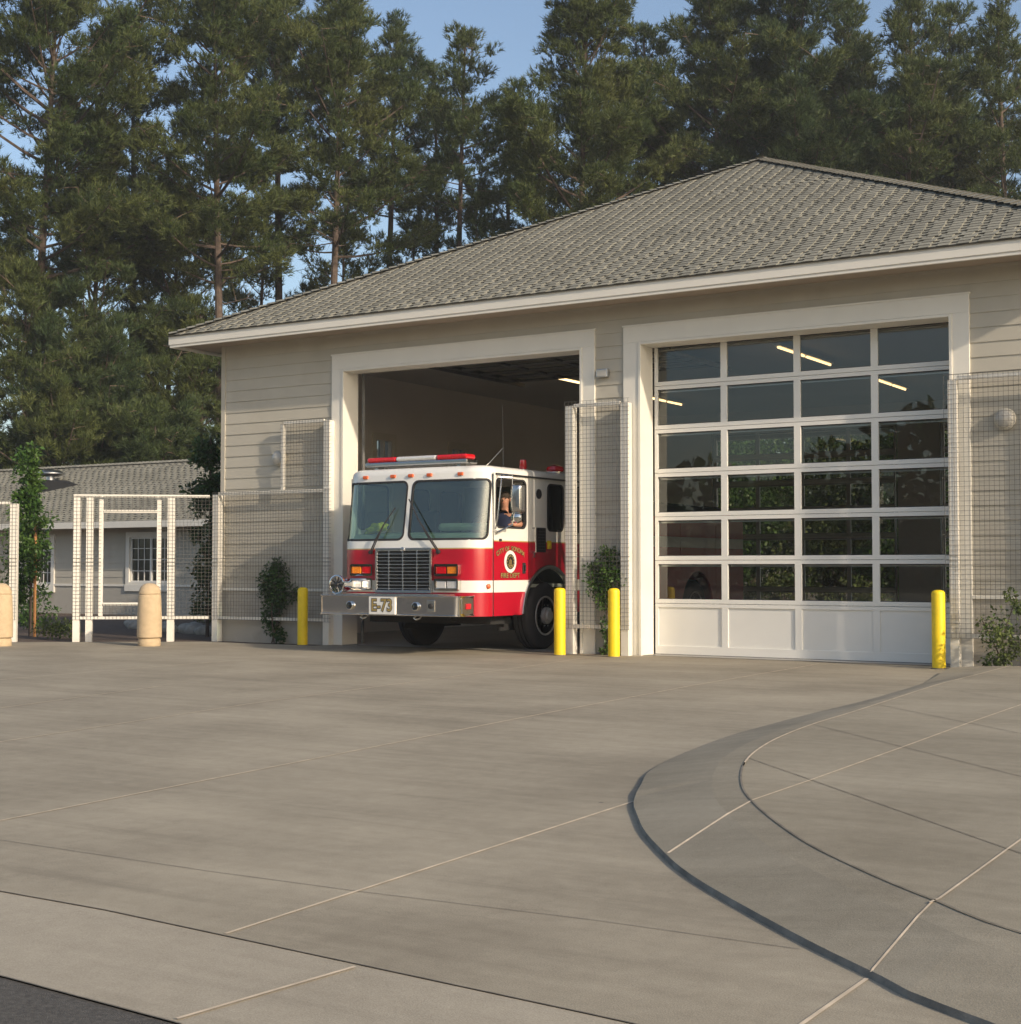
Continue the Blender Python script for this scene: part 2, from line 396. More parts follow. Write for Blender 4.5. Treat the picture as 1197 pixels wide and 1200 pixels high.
# ------------------------------------------------------------------ numpy geometry
def np_mesh(name, V, material, parent=None, loc=None, smooth=False):
    """V: (N,k,3) array of N separate k-gons, in world coordinates"""
    N, k, _ = V.shape
    off = np.array(base_of(parent) if parent is not None else Vector(loc or (0, 0, 0)))
    me = bpy.data.meshes.new(name)
    me.vertices.add(N * k); me.vertices.foreach_set('co', (V.reshape(-1, 3) - off).astype(np.float32).ravel())
    me.loops.add(N * k); me.loops.foreach_set('vertex_index', np.arange(N * k, dtype=np.int32))
    me.polygons.add(N); me.polygons.foreach_set('loop_start', np.arange(0, N * k, k, dtype=np.int32))
    me.update(calc_edges=True); me.materials.append(material)
    return link_mesh(name, me, parent, loc if parent is None else None)

def unit(a): return a / (np.linalg.norm(a, axis=-1, keepdims=True) + 1e-9)

def leaf_quads(rng, P, D, size, width=.55, var=.35):
    """diamond leaves: base P, direction D"""
    n = len(P); L = size * (1 + var * (rng.random((n, 1)) * 2 - 1))
    D = unit(D); W = unit(np.cross(D, rng.normal(size=(n, 3)))); N = np.cross(D, W)
    a = P; c = P + D * L
    b = P + D * L * .45 + W * L * width * .5 + N * L * .12; d = P + D * L * .45 - W * L * width * .5 + N * L * .12
    return np.stack([a, b, c, d], 1)

def cloud(rng, c, r, n, shell=.35):
    """n points in an ellipsoid, denser towards the outside; returns points and outward directions"""
    d = unit(rng.normal(size=(n, 3))); q = (shell + (1 - shell) * rng.random((n, 1))) ** .6
    return np.array(c) + d * q * np.array(r), d

def leafy(name, blobs, size, material, parent, seed, gravity=.2, width=.55):
    rng = np.random.default_rng(seed); out = []
    for (cx, cy, cz, rx, ry, rz, n) in blobs:
        # sub-clumps make light and dark patches and a ragged outline
        k = max(3, n // 45); cc, cd = cloud(rng, (cx, cy, cz), (rx, ry, rz), k, .2)
        for i in range(k):
            s = .22 + .25 * rng.random(); p, d = cloud(rng, cc[i], (max(rx, .12) * s + .03, max(ry, .12) * s + .03, max(rz, .12) * s * .8 + .03), n // k, .1)
            dd = d + rng.normal(size=d.shape) * .6 + np.array([0, 0, -gravity]); out.append(leaf_quads(rng, p, dd, size, width))
    return np_mesh(name, np.concatenate(out), material, parent)

# ------------------------------------------------------------------ ground, apron, road, pavement
def sheet(name, pts, z, m, kind='structure'):
    mb = panel([(p[0], p[1]) for p in pts], [], lambda x, y: (x, y, z))
    return tag(mb.build(name, m), kind=kind)
g = MB(); g.add([(-700, -700, -.04), (700, -700, -.04), (700, 700, -.04), (-700, 700, -.04)], [(0, 1, 2, 3)])
tag(g.build('ground', M['earth']), kind='structure')
EDGE = [(-60, -14.8), (13.4, -14.85), (15.5, -15.0), (17, -15.13), (30, -15.2), (60, -15.2)]
ASPH = [(-60, -15.6), (13.8, -15.62), (14.6, -15.67), (60, -15.9)]
sheet('apron', EDGE + [(60, 0), (2.42, 0), (2.42, -.45), (0, -.45), (-1.9, -1.78), (-2.9, -2.42), (-12, -8.3), (-60, -8.3)], 0, M['apron'])
sheet('gutter_pavement', list(reversed(EDGE)) + ASPH, -.002, M['strip'])
sheet('road', list(reversed(ASPH)) + [(-60, -40), (60, -40)], -.006, M['asphalt'])
sheet('floor', [(0, 0), (14.04, 0), (14.04, 13.9), (0, 13.9)], .006, M['floor'])
sheet('soil', [(0, 0), (2.42, 0), (2.42, -.45), (0, -.45), (-1.9, -1.78), (-2.9, -2.42), (-12, -8.3), (-60, -8.3), (-60, 9), (0, 9)], -.012, M['soil'])
def jline(mb, pts, w, z=.0025, zf=None):
    for a, b in zip(pts, pts[1:]):
        a = Vector(a).to_3d() if len(a) == 2 else Vector(a); b = Vector(b).to_3d() if len(b) == 2 else Vector(b)
        if a.z == 0: a.z = z
        if b.z == 0: b.z = z
        d = (b - a); d.z = 0; d.normalize(); p = Vector((-d.y, d.x, 0)) * w / 2
        mb.add([a - p, b - p, b + p, a + p], [(0, 1, 2, 3)])
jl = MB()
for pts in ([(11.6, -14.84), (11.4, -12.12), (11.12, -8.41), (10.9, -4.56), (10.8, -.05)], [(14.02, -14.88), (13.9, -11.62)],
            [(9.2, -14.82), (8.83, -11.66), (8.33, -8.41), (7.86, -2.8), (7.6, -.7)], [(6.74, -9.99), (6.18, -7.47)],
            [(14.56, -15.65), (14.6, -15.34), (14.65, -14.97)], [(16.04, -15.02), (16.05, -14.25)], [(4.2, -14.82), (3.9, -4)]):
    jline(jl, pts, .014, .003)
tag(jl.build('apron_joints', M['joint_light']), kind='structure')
jd = MB(); jline(jd, [(-30, -14.2), (12.15, -14.15), (13.27, -14.15), (14.0, -14.12), (15.0, -14.04), (15.75, -14.03)], .004)
jline(jd, [(p[0], p[1]) for p in EDGE], .006, .002); jline(jd, [(p[0], p[1]) for p in ASPH[:-1]], .006, .0005)
jline(jd, [(-20, -6.2), (12.9, -6.4)], .006); jline(jd, [(2.42, -.02), (12.7, -.02)], .02)
tag(jd.build('apron_grooves', M['joint_dark']), kind='structure')
# raised pavement with a rolled edge
O = [(12.74, -1.29), (12.9, -3.0), (13.02, -5.02), (13.04, -6.69), (13.07, -7.73), (13.12, -8.65), (13.27, -9.71), (13.49, -10.63), (13.72, -11.2), (13.95, -11.74), (14.15, -12.09), (14.39, -12.48), (14.66, -12.85), (14.88, -13.13), (15.1, -13.37), (15.41, -13.67), (15.79, -14.02), (16.09, -14.27), (16.34, -14.47), (17.2, -14.9), (18.5, -15.05), (40, -15.1)]
J = [(13.36, -1.0), (13.4, -2.87), (13.42, -4.19), (13.53, -5.93), (13.62, -7.3), (13.67, -8.28), (13.76, -9.12), (13.87, -9.75), (14.02, -10.35), (14.22, -10.92), (14.48, -11.51), (14.72, -11.93), (15.01, -12.37), (15.33, -12.8), (15.64, -13.14), (15.87, -13.37), (16.06, -13.54), (16.41, -13.84), (17.2, -14.2), (18.5, -14.35), (40, -14.4)]
def smooth_curve(P, n):
    P = [Vector(p) for p in P]; out = []
    for i in range(len(P) - 1):
        a = P[max(i - 1, 0)]; b = P[i]; c = P[i + 1]; d = P[min(i + 2, len(P) - 1)]
        for k in range(n):
            t = k / n; out.append(.5 * ((2 * b) + (c - a) * t + (2 * a - 5 * b + 4 * c - d) * t * t + (3 * b - a - 3 * c + d) * t ** 3))
    out.append(P[-1]); return out
def resample(P, n):
    L = [0]
    for a, b in zip(P, P[1:]): L.append(L[-1] + (b - a).length)
    out = []; j = 0
    for i in range(n):
        t = L[-1] * i / (n - 1)
        while j < len(P) - 2 and L[j + 1] < t: j += 1
        q = (t - L[j]) / max(L[j + 1] - L[j], 1e-6); out.append(P[j].lerp(P[j + 1], min(1, q)))
    return out
Os = smooth_curve(O[:-1], 5); Js = smooth_curve(J[:-1], 5)
nn = 110
Or = resample(Os, nn) + [Vector(O[-1])]; Jr = resample(Js, nn) + [Vector(J[-1])]
def lip(p):
    if p.y > -3: return .08 + (p.y + 1.29) / 1.71 * .072
    if p.y > -9.5: return .008
    if p.y > -11.5: return .008 + (-9.5 - p.y) / 2 * .022
    return .022
pv = MB(); n = len(Or); rows = []
for o, j in zip(Or, Jr):
    d = (j - o).normalized(); t = o + d * .012; k = o.lerp(j, .72); h = lip(o)
    rows.append([(o.x, o.y, -.01), (t.x, t.y, h), (k.x, k.y, h + (.1 - h) * .8), (j.x, j.y, .1)])
vs = [p for r in rows for p in r]
fk, fb, fl = [], [], []
for i in range(n - 1):
    a = i * 4; b = a + 4
    fk.append((a, b, b + 1, a + 1)); fb.append((a + 1, b + 1, b + 2, a + 2)); fl.append((a + 2, b + 2, b + 3, a + 3))
pv.add(vs, fk, 0); pv.add(vs, fb, 1); pv.add(vs, fl, 2)
e = [(r[3][0], r[3][1]) for r in rows]
top = panel(e + [(40, -1.0)], [], lambda x, y: (x, y, .1)); pv.add(top.v, top.f, 3)
r0 = rows[0]; pv.add([r0[0], (13.36, -1.0, -.01), (40, -1.0, -.01), (40, -1.0, .1), r0[3], r0[2], r0[1]], [(0, 1, 4, 5, 6), (1, 2, 3, 4)], 0)
tag(pv.build('pavement', [M['kerb'], M['walk_band'], M['walk'], M['walk']]), kind='structure')
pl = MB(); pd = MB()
from mathutils.bvhtree import BVHTree
pv_tree = BVHTree.FromPolygons([Vector(q) for q in pv.v], pv.f)
def zs(x, y):
    h_ = pv_tree.ray_cast(Vector((x, y, 1)), Vector((0, 0, -1)))[0]
    if h_ is not None: return h_.z + .0025
    best = (9, .1)
    for r in rows:
        t_, j_ = Vector(r[1][:2]), Vector(r[3][:2]); d = j_ - t_; q = min(1, max(0, (Vector((x, y)) - t_).dot(d) / d.length_squared)); e_ = (t_ + d * q - Vector((x, y))).length
        if e_ < best[0]: best = (e_, r[1][2] + (r[2][2] - r[1][2]) * q / .72 if q < .72 else r[2][2] + (r[3][2] - r[2][2]) * (q - .72) / .28)
    return best[1] + .004
def onband(a, b, k=14): return [(a[0] + (b[0] - a[0]) * i / k, a[1] + (b[1] - a[1]) * i / k, zs(a[0] + (b[0] - a[0]) * i / k, a[1] + (b[1] - a[1]) * i / k)) for i in range(k + 1)]
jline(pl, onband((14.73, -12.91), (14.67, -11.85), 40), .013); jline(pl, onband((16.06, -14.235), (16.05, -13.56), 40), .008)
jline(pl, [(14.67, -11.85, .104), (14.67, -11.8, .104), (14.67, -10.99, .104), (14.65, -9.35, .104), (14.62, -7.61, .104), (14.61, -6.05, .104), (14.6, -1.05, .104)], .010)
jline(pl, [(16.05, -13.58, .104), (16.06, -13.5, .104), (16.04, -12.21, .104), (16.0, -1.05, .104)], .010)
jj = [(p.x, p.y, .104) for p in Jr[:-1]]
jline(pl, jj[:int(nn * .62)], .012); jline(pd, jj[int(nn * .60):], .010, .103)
for a, b in (((14.02, -10.35), (17.5, -13.96)), ((13.66, -8.32), (17.5, -12.2)), ((13.58, -6.56), (17.5, -10.6)), ((13.48, -4.57), (17.5, -8.4)), ((13.4, -2.5), (17.5, -6.5))):
    jline(pd, [(*a, .103), (*b, .103)], .007)
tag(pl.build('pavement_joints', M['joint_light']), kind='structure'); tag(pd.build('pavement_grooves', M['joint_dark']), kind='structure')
sheet('soil_bed', [(12.75, -.95), (40, -.95), (40, -.0), (12.75, -.0)], .008, M['soil'])
sheet('soil_patch', [(7.34, -.2), (7.72, -.2), (7.72, -.0), (7.34, -.0)], .006, M['soil'])

# ------------------------------------------------------------------ roofs
def shingles(mb, o, e, up, nrm, S, lo, hi, expo=.14, rng=random):
    """courses of laminated shingles on a slope: o eave corner, e along the eave, up the slope; lo(s), hi(s) limits"""
    o, e, up, nrm = map(Vector, (o, e, up, nrm)); s = -.03; ci = 0
    while s < S - .02:
        s1 = min(s + expo, S); a, b = lo(max(s, 0)), hi(max(s, 0)); a1, b1 = lo(s1), hi(s1)
        P = lambda x, t, h: o + e * x + up * t + nrm * h
        mb.add([P(a, s, .014), P(b, s, .014), P(b1, s1 + .01, 0), P(a1, s1 + .01, 0)], [(0, 1, 2, 3)], 0)
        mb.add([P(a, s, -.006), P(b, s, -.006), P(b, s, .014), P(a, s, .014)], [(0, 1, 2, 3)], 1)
        x = a + (ci * .115) % .25 - .1 + rng.random() * .02; ci += 1
        while x < b - .1:
            w = rng.uniform(.150, .162); x2 = min(x + w, b)
            xs1, xs2 = max(x, a1), min(x2, b1)
            if xs2 - xs1 > .03:
                q = [P(xs1, s - .004, .021), P(xs2, s - .004, .021), P(xs2, s1 + .012, .014), P(xs1, s1 + .012, .014)]
                mb.add(q, [(0, 1, 2, 3)], 0)
                z = [P(xs1, s - .004, .012), P(xs2, s - .004, .012)]
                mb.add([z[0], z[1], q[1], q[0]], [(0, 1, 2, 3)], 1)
                mb.add([z[0], q[0], q[3], P(xs1, s1, .0)], [(0, 1, 2, 3)], 0); mb.add([z[1], q[1], q[2], P(xs2, s1, .0)], [(3, 2, 1, 0)], 0)
            x = x2 + rng.uniform(.090, .098)
        s += expo

def caps(mb, a, b, w=.14, step=.16, side=None):
    a, b = Vector(a), Vector(b); d = (b - a); L = d.length; d.normalize(); h = Vector((-d.y, d.x, 0)).normalized(); t = 0
    up = Vector((0, 0, 1)); drop = side if side is not None else .05
    while t < L - .05:
        p = a + d * t; q = a + d * (t + step + .03)
        for sg in (-1, 1):
            mb.add([p + up * .062, p + h * w * sg + up * (.062 - drop), q + h * w * sg + up * (.04 - drop), q + up * .04], [(0, 1, 2, 3)], 0)
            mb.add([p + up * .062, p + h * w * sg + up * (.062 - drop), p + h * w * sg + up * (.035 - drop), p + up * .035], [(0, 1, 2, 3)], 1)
        t += step

def siding(mb, c0, c1, z0, z1, frame, expo=.187, start=.90):
    """lapped boards between along-coordinates c0..c1; frame(c, out, z) -> xyz"""
    k = 0
    while start + k * expo < z1:
        a = max(start + k * expo, z0); b = min(start + (k + 1) * expo, z1); k += 1
        if b - a < .01: continue
        fa = .017 - .013 * (a - (start + (k - 1) * expo)) / expo; fb = .017 - .013 * (b - (start + (k - 1) * expo)) / expo
        mb.add([frame(c0, fa, a), frame(c1, fa, a), frame(c1, fb, b), frame(c0, fb, b), frame(c1, 0, a), frame(c0, 0, a)], [(0, 1, 2, 3), (5, 4, 1, 0)])

# ------------------------------------------------------------------ fire station
st = root('fire_station', (7.02, 7.02, 0), 'beige fire station with two tall engine bays and a hipped grey shingle roof', 'building')
XO = (2.66, 7.06, 8.05, 12.43); ZO = 4.45
core = MB()
for a, b in ((0, XO[0]), (XO[1], XO[2]), (XO[3], 14.04)): core.box(a, b, 0, .33, -.03, ZO)
core.box(0, 14.04, 0, .33, ZO, 5.1)
for a, b, c, d in ((.33, 4.0, -.03, 5.1), (4.0, 4.6, -.03, 3.0), (4.0, 4.6, 3.8, 5.1), (4.6, 6.6, -.03, 5.1), (6.6, 7.2, -.03, 3.0), (6.6, 7.2, 3.8, 5.1), (7.2, 14.04, -.03, 5.1)):
    core.box(0, .2, a, b, c, d)
core.box(13.84, 14.04, .33, 14.04, -.03, 5.1)
BO = (2.97, 7.44, 8.44, 12.9)
for a, b in ((.2, BO[0]), (BO[1], BO[2]), (BO[3], 13.84)): core.box(a, b, 13.84, 14.04, -.03, 4.3)
core.box(.2, 13.84, 13.84, 14.04, 4.3, 5.1)
core.build('wall', M['inner_wall'], st)
MB().box(.2, 13.84, .33, 13.84, 4.97, 5.04).build('ceiling', M['inner_ceiling'], st)
sd = MB(); fr = lambda c, o_, z: (c, -o_ - .001, z)
for a, b, z0, z1 in ((0, 2.40, .9, 4.70), (7.30, 7.77, .9, 4.70), (12.68, 14.04, .9, 4.70), (0, 14.04, 4.70, 5.06)): siding(sd, a, b, z0, z1, fr)
for a, b, z0, z1 in ((0, 3.9, .9, 5.06), (3.9, 4.7, .9, 2.9), (3.9, 4.7, 3.9, 5.06), (4.7, 6.5, .9, 5.06), (6.5, 7.3, .9, 2.9), (6.5, 7.3, 3.9, 5.06), (7.3, 14.04, .9, 5.06)):
    siding(sd, a, b, z0, z1, lambda c, o_, z: (-o_ - .001, c, z))
siding(sd, 0, 14.04, .9, 5.06, lambda c, o_, z: (14.041 + o_, c, z))
sd.build('siding', M['siding'], st)
for a, b, c, d in ((0, 2.40, -.012, 0), (7.30, 7.77, -.012, 0), (12.68, 14.04, -.012, 0), (-.012, 0, 0, 14.04)): MB().box(a, b, c, d, -.02, .86).build('base_wall', M['stucco'], st)
for a, b, c, d in ((-.04, 2.40, -.045, 0), (7.30, 7.77, -.045, 0), (12.68, 14.08, -.045, 0), (-.045, 0, 0, 14.04)): MB().box(a, b, c, d, .855, .90).build('belt_trim', M['trim'], st, bevel=.004)
cb = MB(); cb.box(-.028, .06, -.030, -.002, .90, 5.05); cb.box(-.030, -.002, -.002, .06, .90, 5.05); cb.build('corner_board', M['siding'], st)
for k, (a, b) in enumerate(((XO[0], XO[1]), (XO[2], XO[3]))):
    tr = MB(); w = .25 if k == 0 else .28
    tr.box(a - w, a - .035, -.04, 0, -.01, ZO + .02); tr.box(b + .035, b + (.24 if k == 0 else .25), -.04, 0, -.01, ZO + .02)
    tr.box(a - w, b + (.24 if k == 0 else .25), -.04, 0, ZO + .02, ZO + .25)
    tr.box(a - w - .015, b + (.255 if k == 0 else .265), -.052, 0, ZO + .25, ZO + .275)
    tr.build('door_trim', M['trim'], st, bevel=.004)
    jb = MB(); jb.box(a - .035, a + .004, -.055, .34, -.005, ZO + .016); jb.box(b - .004, b + .035, -.055, .34, -.005, ZO + .016); jb.box(a + .004, b - .004, -.055, .34, ZO - .02, ZO + .016)
    jb.build('door_jamb', M['trim'], st, bevel=.004)
# roof
EV, ZE, PT = -.66, 5.20, .4857
ctr = Vector((7.02, 7.02, 0)); cp = 1 / math.sqrt(1 + PT * PT); half = 7.68; S = half / cp
rf = MB()
rf.add([(EV, EV, ZE), (14.70, EV, ZE), (14.70, 14.70, ZE), (EV, 14.70, ZE), (7.02, 7.02, ZE + PT * half)], [(0, 1, 4), (1, 2, 4), (2, 3, 4), (3, 0, 4)], 0)
for k in range(4):
    rot = Matrix.Rotation(k * math.pi / 2, 3, 'Z'); o_ = ctr + rot @ Vector((-half, -half, ZE + .004)); 
    shingles(rf, o_, rot @ Vector((1, 0, 0)), rot @ Vector((0, cp, PT * cp)), rot @ Vector((0, -PT * cp, cp)), S, lambda s: s * cp, lambda s: 2 * half - s * cp)
    caps(rf, ctr + rot @ Vector((-half, -half, ZE + .01)), ctr + Vector((0, 0, ZE + PT * half + .01)))
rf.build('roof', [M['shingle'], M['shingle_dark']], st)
fa = MB()
def ringbox(mb, a, b, w, z0, z1):
    mb.box(a, b, a, a + w, z0, z1); mb.box(a, b, b - w, b, z0, z1); mb.box(a, a + w, a + w, b - w, z0, z1); mb.box(b - w, b, a + w, b - w, z0, z1)
ringbox(fa, EV, 14.70, .03, 5.045, 5.20); ringbox(fa, EV + .014, 14.686, .03, 5.0, 5.045)
fa.build('fascia', M['fascia'], st, bevel=.006)
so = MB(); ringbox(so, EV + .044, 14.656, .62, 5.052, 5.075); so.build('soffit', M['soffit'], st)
# left wall windows
for y0 in (4.0, 6.6):
    w = MB(); 
    for a, b, c, d in ((y0, y0 + .6, 3.0, 3.06), (y0, y0 + .6, 3.74, 3.8), (y0, y0 + .06, 3.06, 3.74), (y0 + .54, y0 + .6, 3.06, 3.74), (y0 + .28, y0 + .32, 3.06, 3.74)): w.box(.08, .215, a, b, c, d)
    w.box(.2, .225, y0 - .08, y0, 2.92, 3.88); w.box(.2, .225, y0 + .6, y0 + .68, 2.92, 3.88); w.box(.2, .225, y0, y0 + .6, 2.92, 3.0); w.box(.2, .225, y0, y0 + .6, 3.8, 3.88)
    wo = w.build('window', M['trim'], st)
    MB().add([(.12, y0 + .06, 3.06), (.12, y0 + .54, 3.06), (.12, y0 + .54, 3.74), (.12, y0 + .06, 3.74)], [(0, 1, 2, 3)]).build('pane', M['glass_win'], wo)

# sectional doors of glass
def bay_door(x0, x1, yv, solid_row=True, face=-1, cols=4):
    """closed sectional door; yv is the outside face"""
    fm = MB(); t = .045; ya, yb = (yv, yv + t) if face < 0 else (yv - t, yv)
    pitch = (x1 - x0) / cols; mull = [x0 + pitch * i for i in range(cols + 1)]
    secs = [(0, .735), (.735, 1.352), (1.352, 1.978), (1.978, 2.606), (2.606, 3.238), (3.238, 3.868), (3.868, 4.47)]
    rails = []
    for i, (a, b) in enumerate(secs):
        r0 = .13 if i == 0 else .062; r1 = .055 if i < 6 else .04
        fm.box(x0, x1, ya, yb, a + .003, a + r0); fm.box(x0, x1, ya, yb, b - r1, b - .003); rails.append((a + r0, b - r1))
        for j, m in enumerate(mull):
            w = .048; l = max(m - w, x0) if j else x0; r = min(m + w, x1) if j < cols else x1
            if j == 0: r = x0 + .05
            if j == cols: l = x1 - .05
            fm.box(l, r, ya, yb, a + r0, b - r1)
    for i, (a, b) in enumerate(rails):
        if i == 0 and solid_row: continue
        for j in range(cols):
            l = mull[j] + .05; r = mull[j + 1] - .05
            fm.box(l, r, ya + .012, ya + .016, b - .012, b + .002, 1); fm.box(l, r, ya + .012, ya + .016, a - .002, a + .008, 1)
    do = fm.build('bay_door', [M['door_white'], M['rubber']], st, bevel=.003)
    for i, (a, b) in enumerate(rails):
        for j in range(cols):
            l = mull[j] + (.05 if j == 0 else .048); r = mull[j + 1] - (.05 if j == cols - 1 else .048)
            ym = (ya + yb) / 2
            if i == 0 and solid_row:
                MB().box(l, r, ym - .004, ym + .004, a, b).build('panel', M['door_white'], do)
            else:
                p = MB().add([(l, ym, a), (r, ym, a), (r, ym, b), (l, ym, b)], [(0, 1, 2, 3)]).build('glass_pane', M['glass_door'], do)
                p.rotation_euler.z = 0
    sb = MB()
    for a, b in secs[1:]: sb.box(x0 + .03, x1 - .03, yb + .03 if face < 0 else ya - .06, yb + .06 if face < 0 else ya - .03, b - .09, b - .065)
    sb.build('strut', M['alu'], do)
    for x in (x0 - .03, x1 + .0): MB().box(x, x + .03, .42 if face < 0 else 13.7, .47 if face < 0 else 13.75, 0, 4.45).build('track', M['steel'], do)
    sl = MB(); sl.box(x0, x1, ya - .002, yb, -.0, .012) ; sl.build('bottom_seal', M['rubber'], do)
    return do
bay_door(8.075, 12.41, .35)
bay_door(BO[0] + .02, BO[1] - .02, 13.83, False, 1)
bay_door(BO[2] + .02, BO[3] - .02, 13.83, False, 1)
# the open door of the left bay, run back under the ceiling
od = MB(); zt = 4.80
for k in range(7):
    y0 = .75 + k * .63; od.box(2.72, 7.0, y0, y0 + .07, zt, zt + .045); od.box(2.72, 7.0, y0 + .53, y0 + .6, zt, zt + .045)
    for x in (2.72, 3.77, 4.83, 5.89, 6.92): od.box(x, x + .08, y0 + .07, y0 + .53, zt, zt + .045)
odo = od.build('bay_door', M['track_grey'], st)
gp = MB()
for k in range(7):
    y0 = .75 + k * .63; gp.add([(2.8, y0 + .07, zt + .02), (6.92, y0 + .07, zt + .02), (6.92, y0 + .53, zt + .02), (2.8, y0 + .53, zt + .02)], [(0, 1, 2, 3)])
gp.build('glass_pane', M['glass_dark'], odo)
tk = MB()
for x in (2.68, 7.02): tk.box(x, x + .03, .45, 5.5, zt - .05, zt + .02); tk.box(x, x + .03, .42, .46, 0, zt - .1)
for y in (1.5, 3.0, 5.2): tk.box(2.68, 2.71, y, y + .03, zt, 4.96); tk.box(7.02, 7.05, y, y + .03, zt, 4.96); tk.box(2.72, 7.02, y, y + .04, zt + .06, zt + .10)
tk.box(4.6, 4.9, 5.3, 5.75, zt - .08, zt + .12)
tk.build('track', M['track_grey'], odo)
# wall lamps on the front
fl = MB(); fl.box(7.36, 7.54, -.10, -.02, 4.00, 4.12); fo = fl.build('floodlight', M['alu'], st, bevel=.01)
MB().box(7.375, 7.525, -.108, -.101, 4.015, 4.105).build('lens', M['lamp_glass'], fo)
for (x, z) in ((1.31, 3.07), (13.11, 3.09)):
    b = MB().lathe([(.12, 0), (.135, .03), (.135, .06), (.115, .075)], (x, -.015, z), (0, -1, 0)).build('wall_lamp', M['siding'], st, smooth=True)
    MB().lathe([(.112, 0), (.105, .03), (.07, .055), (.0, .065)], (x, -.088, z), (0, -1, 0)).build('lens', M['lamp_glass'], b, smooth=True)
# fluorescent lamps under the ceiling
for i, (x, y0, y1, lab) in enumerate(((3.5, 5.3, 6.7, 'lit fluorescent strip lamp under the ceiling of the open engine bay'), (3.52, 9.3, 10.9, 'lit strip lamp seen through the left column of glass door panes'),
                                  (8.54, 3.9, 6.5, 'lit strip lamp seen through the topmost row of the glass door'), (8.58, 8.9, 10.8, 'lit strip lamp seen through the right column of glass door panes'))):
    r = root('ceiling_light', (x, (y0 + y1) / 2, 4.97), lab, 'ceiling light', 'strip lamps inside the fire station')
    MB().box(x - .06, x + .06, y0, y1, 4.885, 4.93).build('housing', M['trim'], r); 
    tb = MB()
    nseg = 2 if y1 - y0 > 1.5 else 1
    for q in range(nseg):
        a = y0 + (y1 - y0) * q / nseg + .06; b = y0 + (y1 - y0) * (q + 1) / nseg - .06; tb.tube([(x, a, 4.865), (x, b, 4.865)], .02, 8)
    tb.build('tube', M['tube'], r)
    rd = MB()
    for y in (y0 + .2, y1 - .2): rd.tube([(x, y, 4.93), (x, y, 4.972)], .006, 5)
    rd.build('hanger', M['steel'], r)

# ------------------------------------------------------------------ low wing on the left
wg = root('low_building', (-13, 9.0, 0), 'low beige wing with a long grey shingle roof left of the engine bays', 'building')
WX0, WX1 = -27, -.05
wins = [(-11.77, -10.26, .86, 2.05), (-15.42, -14.83, .80, 2.02), (-19.5, -18.3, .86, 2.05)]
panel([(WX0, -.1), (WX1, -.1), (WX1, 2.5), (WX0, 2.5)], [[(a, c), (b, c), (b, d), (a, d)] for a, b, c, d in wins], lambda s, z: (s, 9.0, z), thick=.15, inward=lambda s, z: (0, 1, 0)).build('wall', M['siding'], wg)
rw = MB(); rw.box(WX0, WX1, 15.2, 15.35, -.1, 2.5); rw.box(WX0, WX0 + .15, 9.15, 15.2, -.1, 2.5); rw.box(WX0, WX1, 9.16, 15.2, -.09, -.02); rw.build('rear_wall', M['siding'], wg)
sdw = MB(); fw = lambda c, o_, z: (c, 9.0 - o_ - .001, z)
xs = [WX0, -19.7, -18.1, -15.55, -14.70, -11.97, -10.08, WX1]
for i in range(0, 7):
    if i % 2 == 0: siding(sdw, xs[i], xs[i + 1], .80, 2.5, fw, start=.80)
    else: siding(sdw, xs[i], xs[i + 1], 2.2, 2.5, fw, start=.80)
sdw.build('siding', M['siding'], wg)
MB().box(WX0, WX1, 8.985, 9.0, -.08, .745).build('base_wall', M['stucco'], wg)
MB().box(WX0, WX1, 8.955, 9.0, .745, .80).build('belt_trim', M['trim'], wg)
for i, (a, b, c, d) in enumerate(wins):
    f = MB(); w = .13
    f.box(a - w, a, 8.95, 9.0, c - .06, d + .14); f.box(b, b + w, 8.95, 9.0, c - .06, d + .14); f.box(a, b, 8.95, 9.0, d, d + .14)
    f.box(a - w - .02, b + w + .02, 8.935, 9.0, c - .24, c - .06) ; f.box(a, b, 8.95, 9.02, c - .06, c)
    wo = f.build('window', M['trim'], wg, bevel=.004)
    s = MB(); m = (a + b) / 2; two = b - a > 1
    s.box(a, a + .04, 9.01, 9.05, c, d); s.box(b - .04, b, 9.01, 9.05, c, d); s.box(a + .04, b - .04, 9.01, 9.05, c, c + .04); s.box(a + .04, b - .04, 9.01, 9.05, d - .04, d)
    if two: s.box(m - .03, m + .03, 9.005, 9.052, c + .04, d - .04)
    s.build('frame', M['door_white'], wo)
    g = MB(); spans = [(a + .04, m - .03), (m + .03, b - .04)] if two else [(a + .04, b - .04)]
    for p, q in spans:
        for k in (1, 2): x = p + (q - p) * k / 3; g.box(x - .009, x + .009, 9.022, 9.036, c + .04, d - .04)
        for k in (1, 2, 3): z = c + (d - c) * k / 4; g.box(p, q, 9.024, 9.038, z - .009, z + .009)
    g.build('glazing_bar', M['door_white'], wo)
    MB().add([(a, 9.045, c), (b, 9.045, c), (b, 9.045, d), (a, 9.045, d)], [(0, 1, 2, 3)]).build('pane', M['glass_win'], wo)
P2 = .487; c2 = 1 / math.sqrt(1 + P2 * P2); y0, z0 = 8.38, 2.46; yr = 12.2; zr = z0 + (yr - y0) * P2; S2 = (yr - y0) / c2
wr = MB(); wr.add([(WX0 - .4, y0, z0), (WX1, y0, z0), (WX1, yr, zr), (WX0 - .4, yr, zr), (WX1, 2 * yr - y0, z0), (WX0 - .4, 2 * yr - y0, z0)], [(0, 1, 2, 3), (3, 2, 4, 5), (1, 4, 2), (0, 3, 5)], 0)
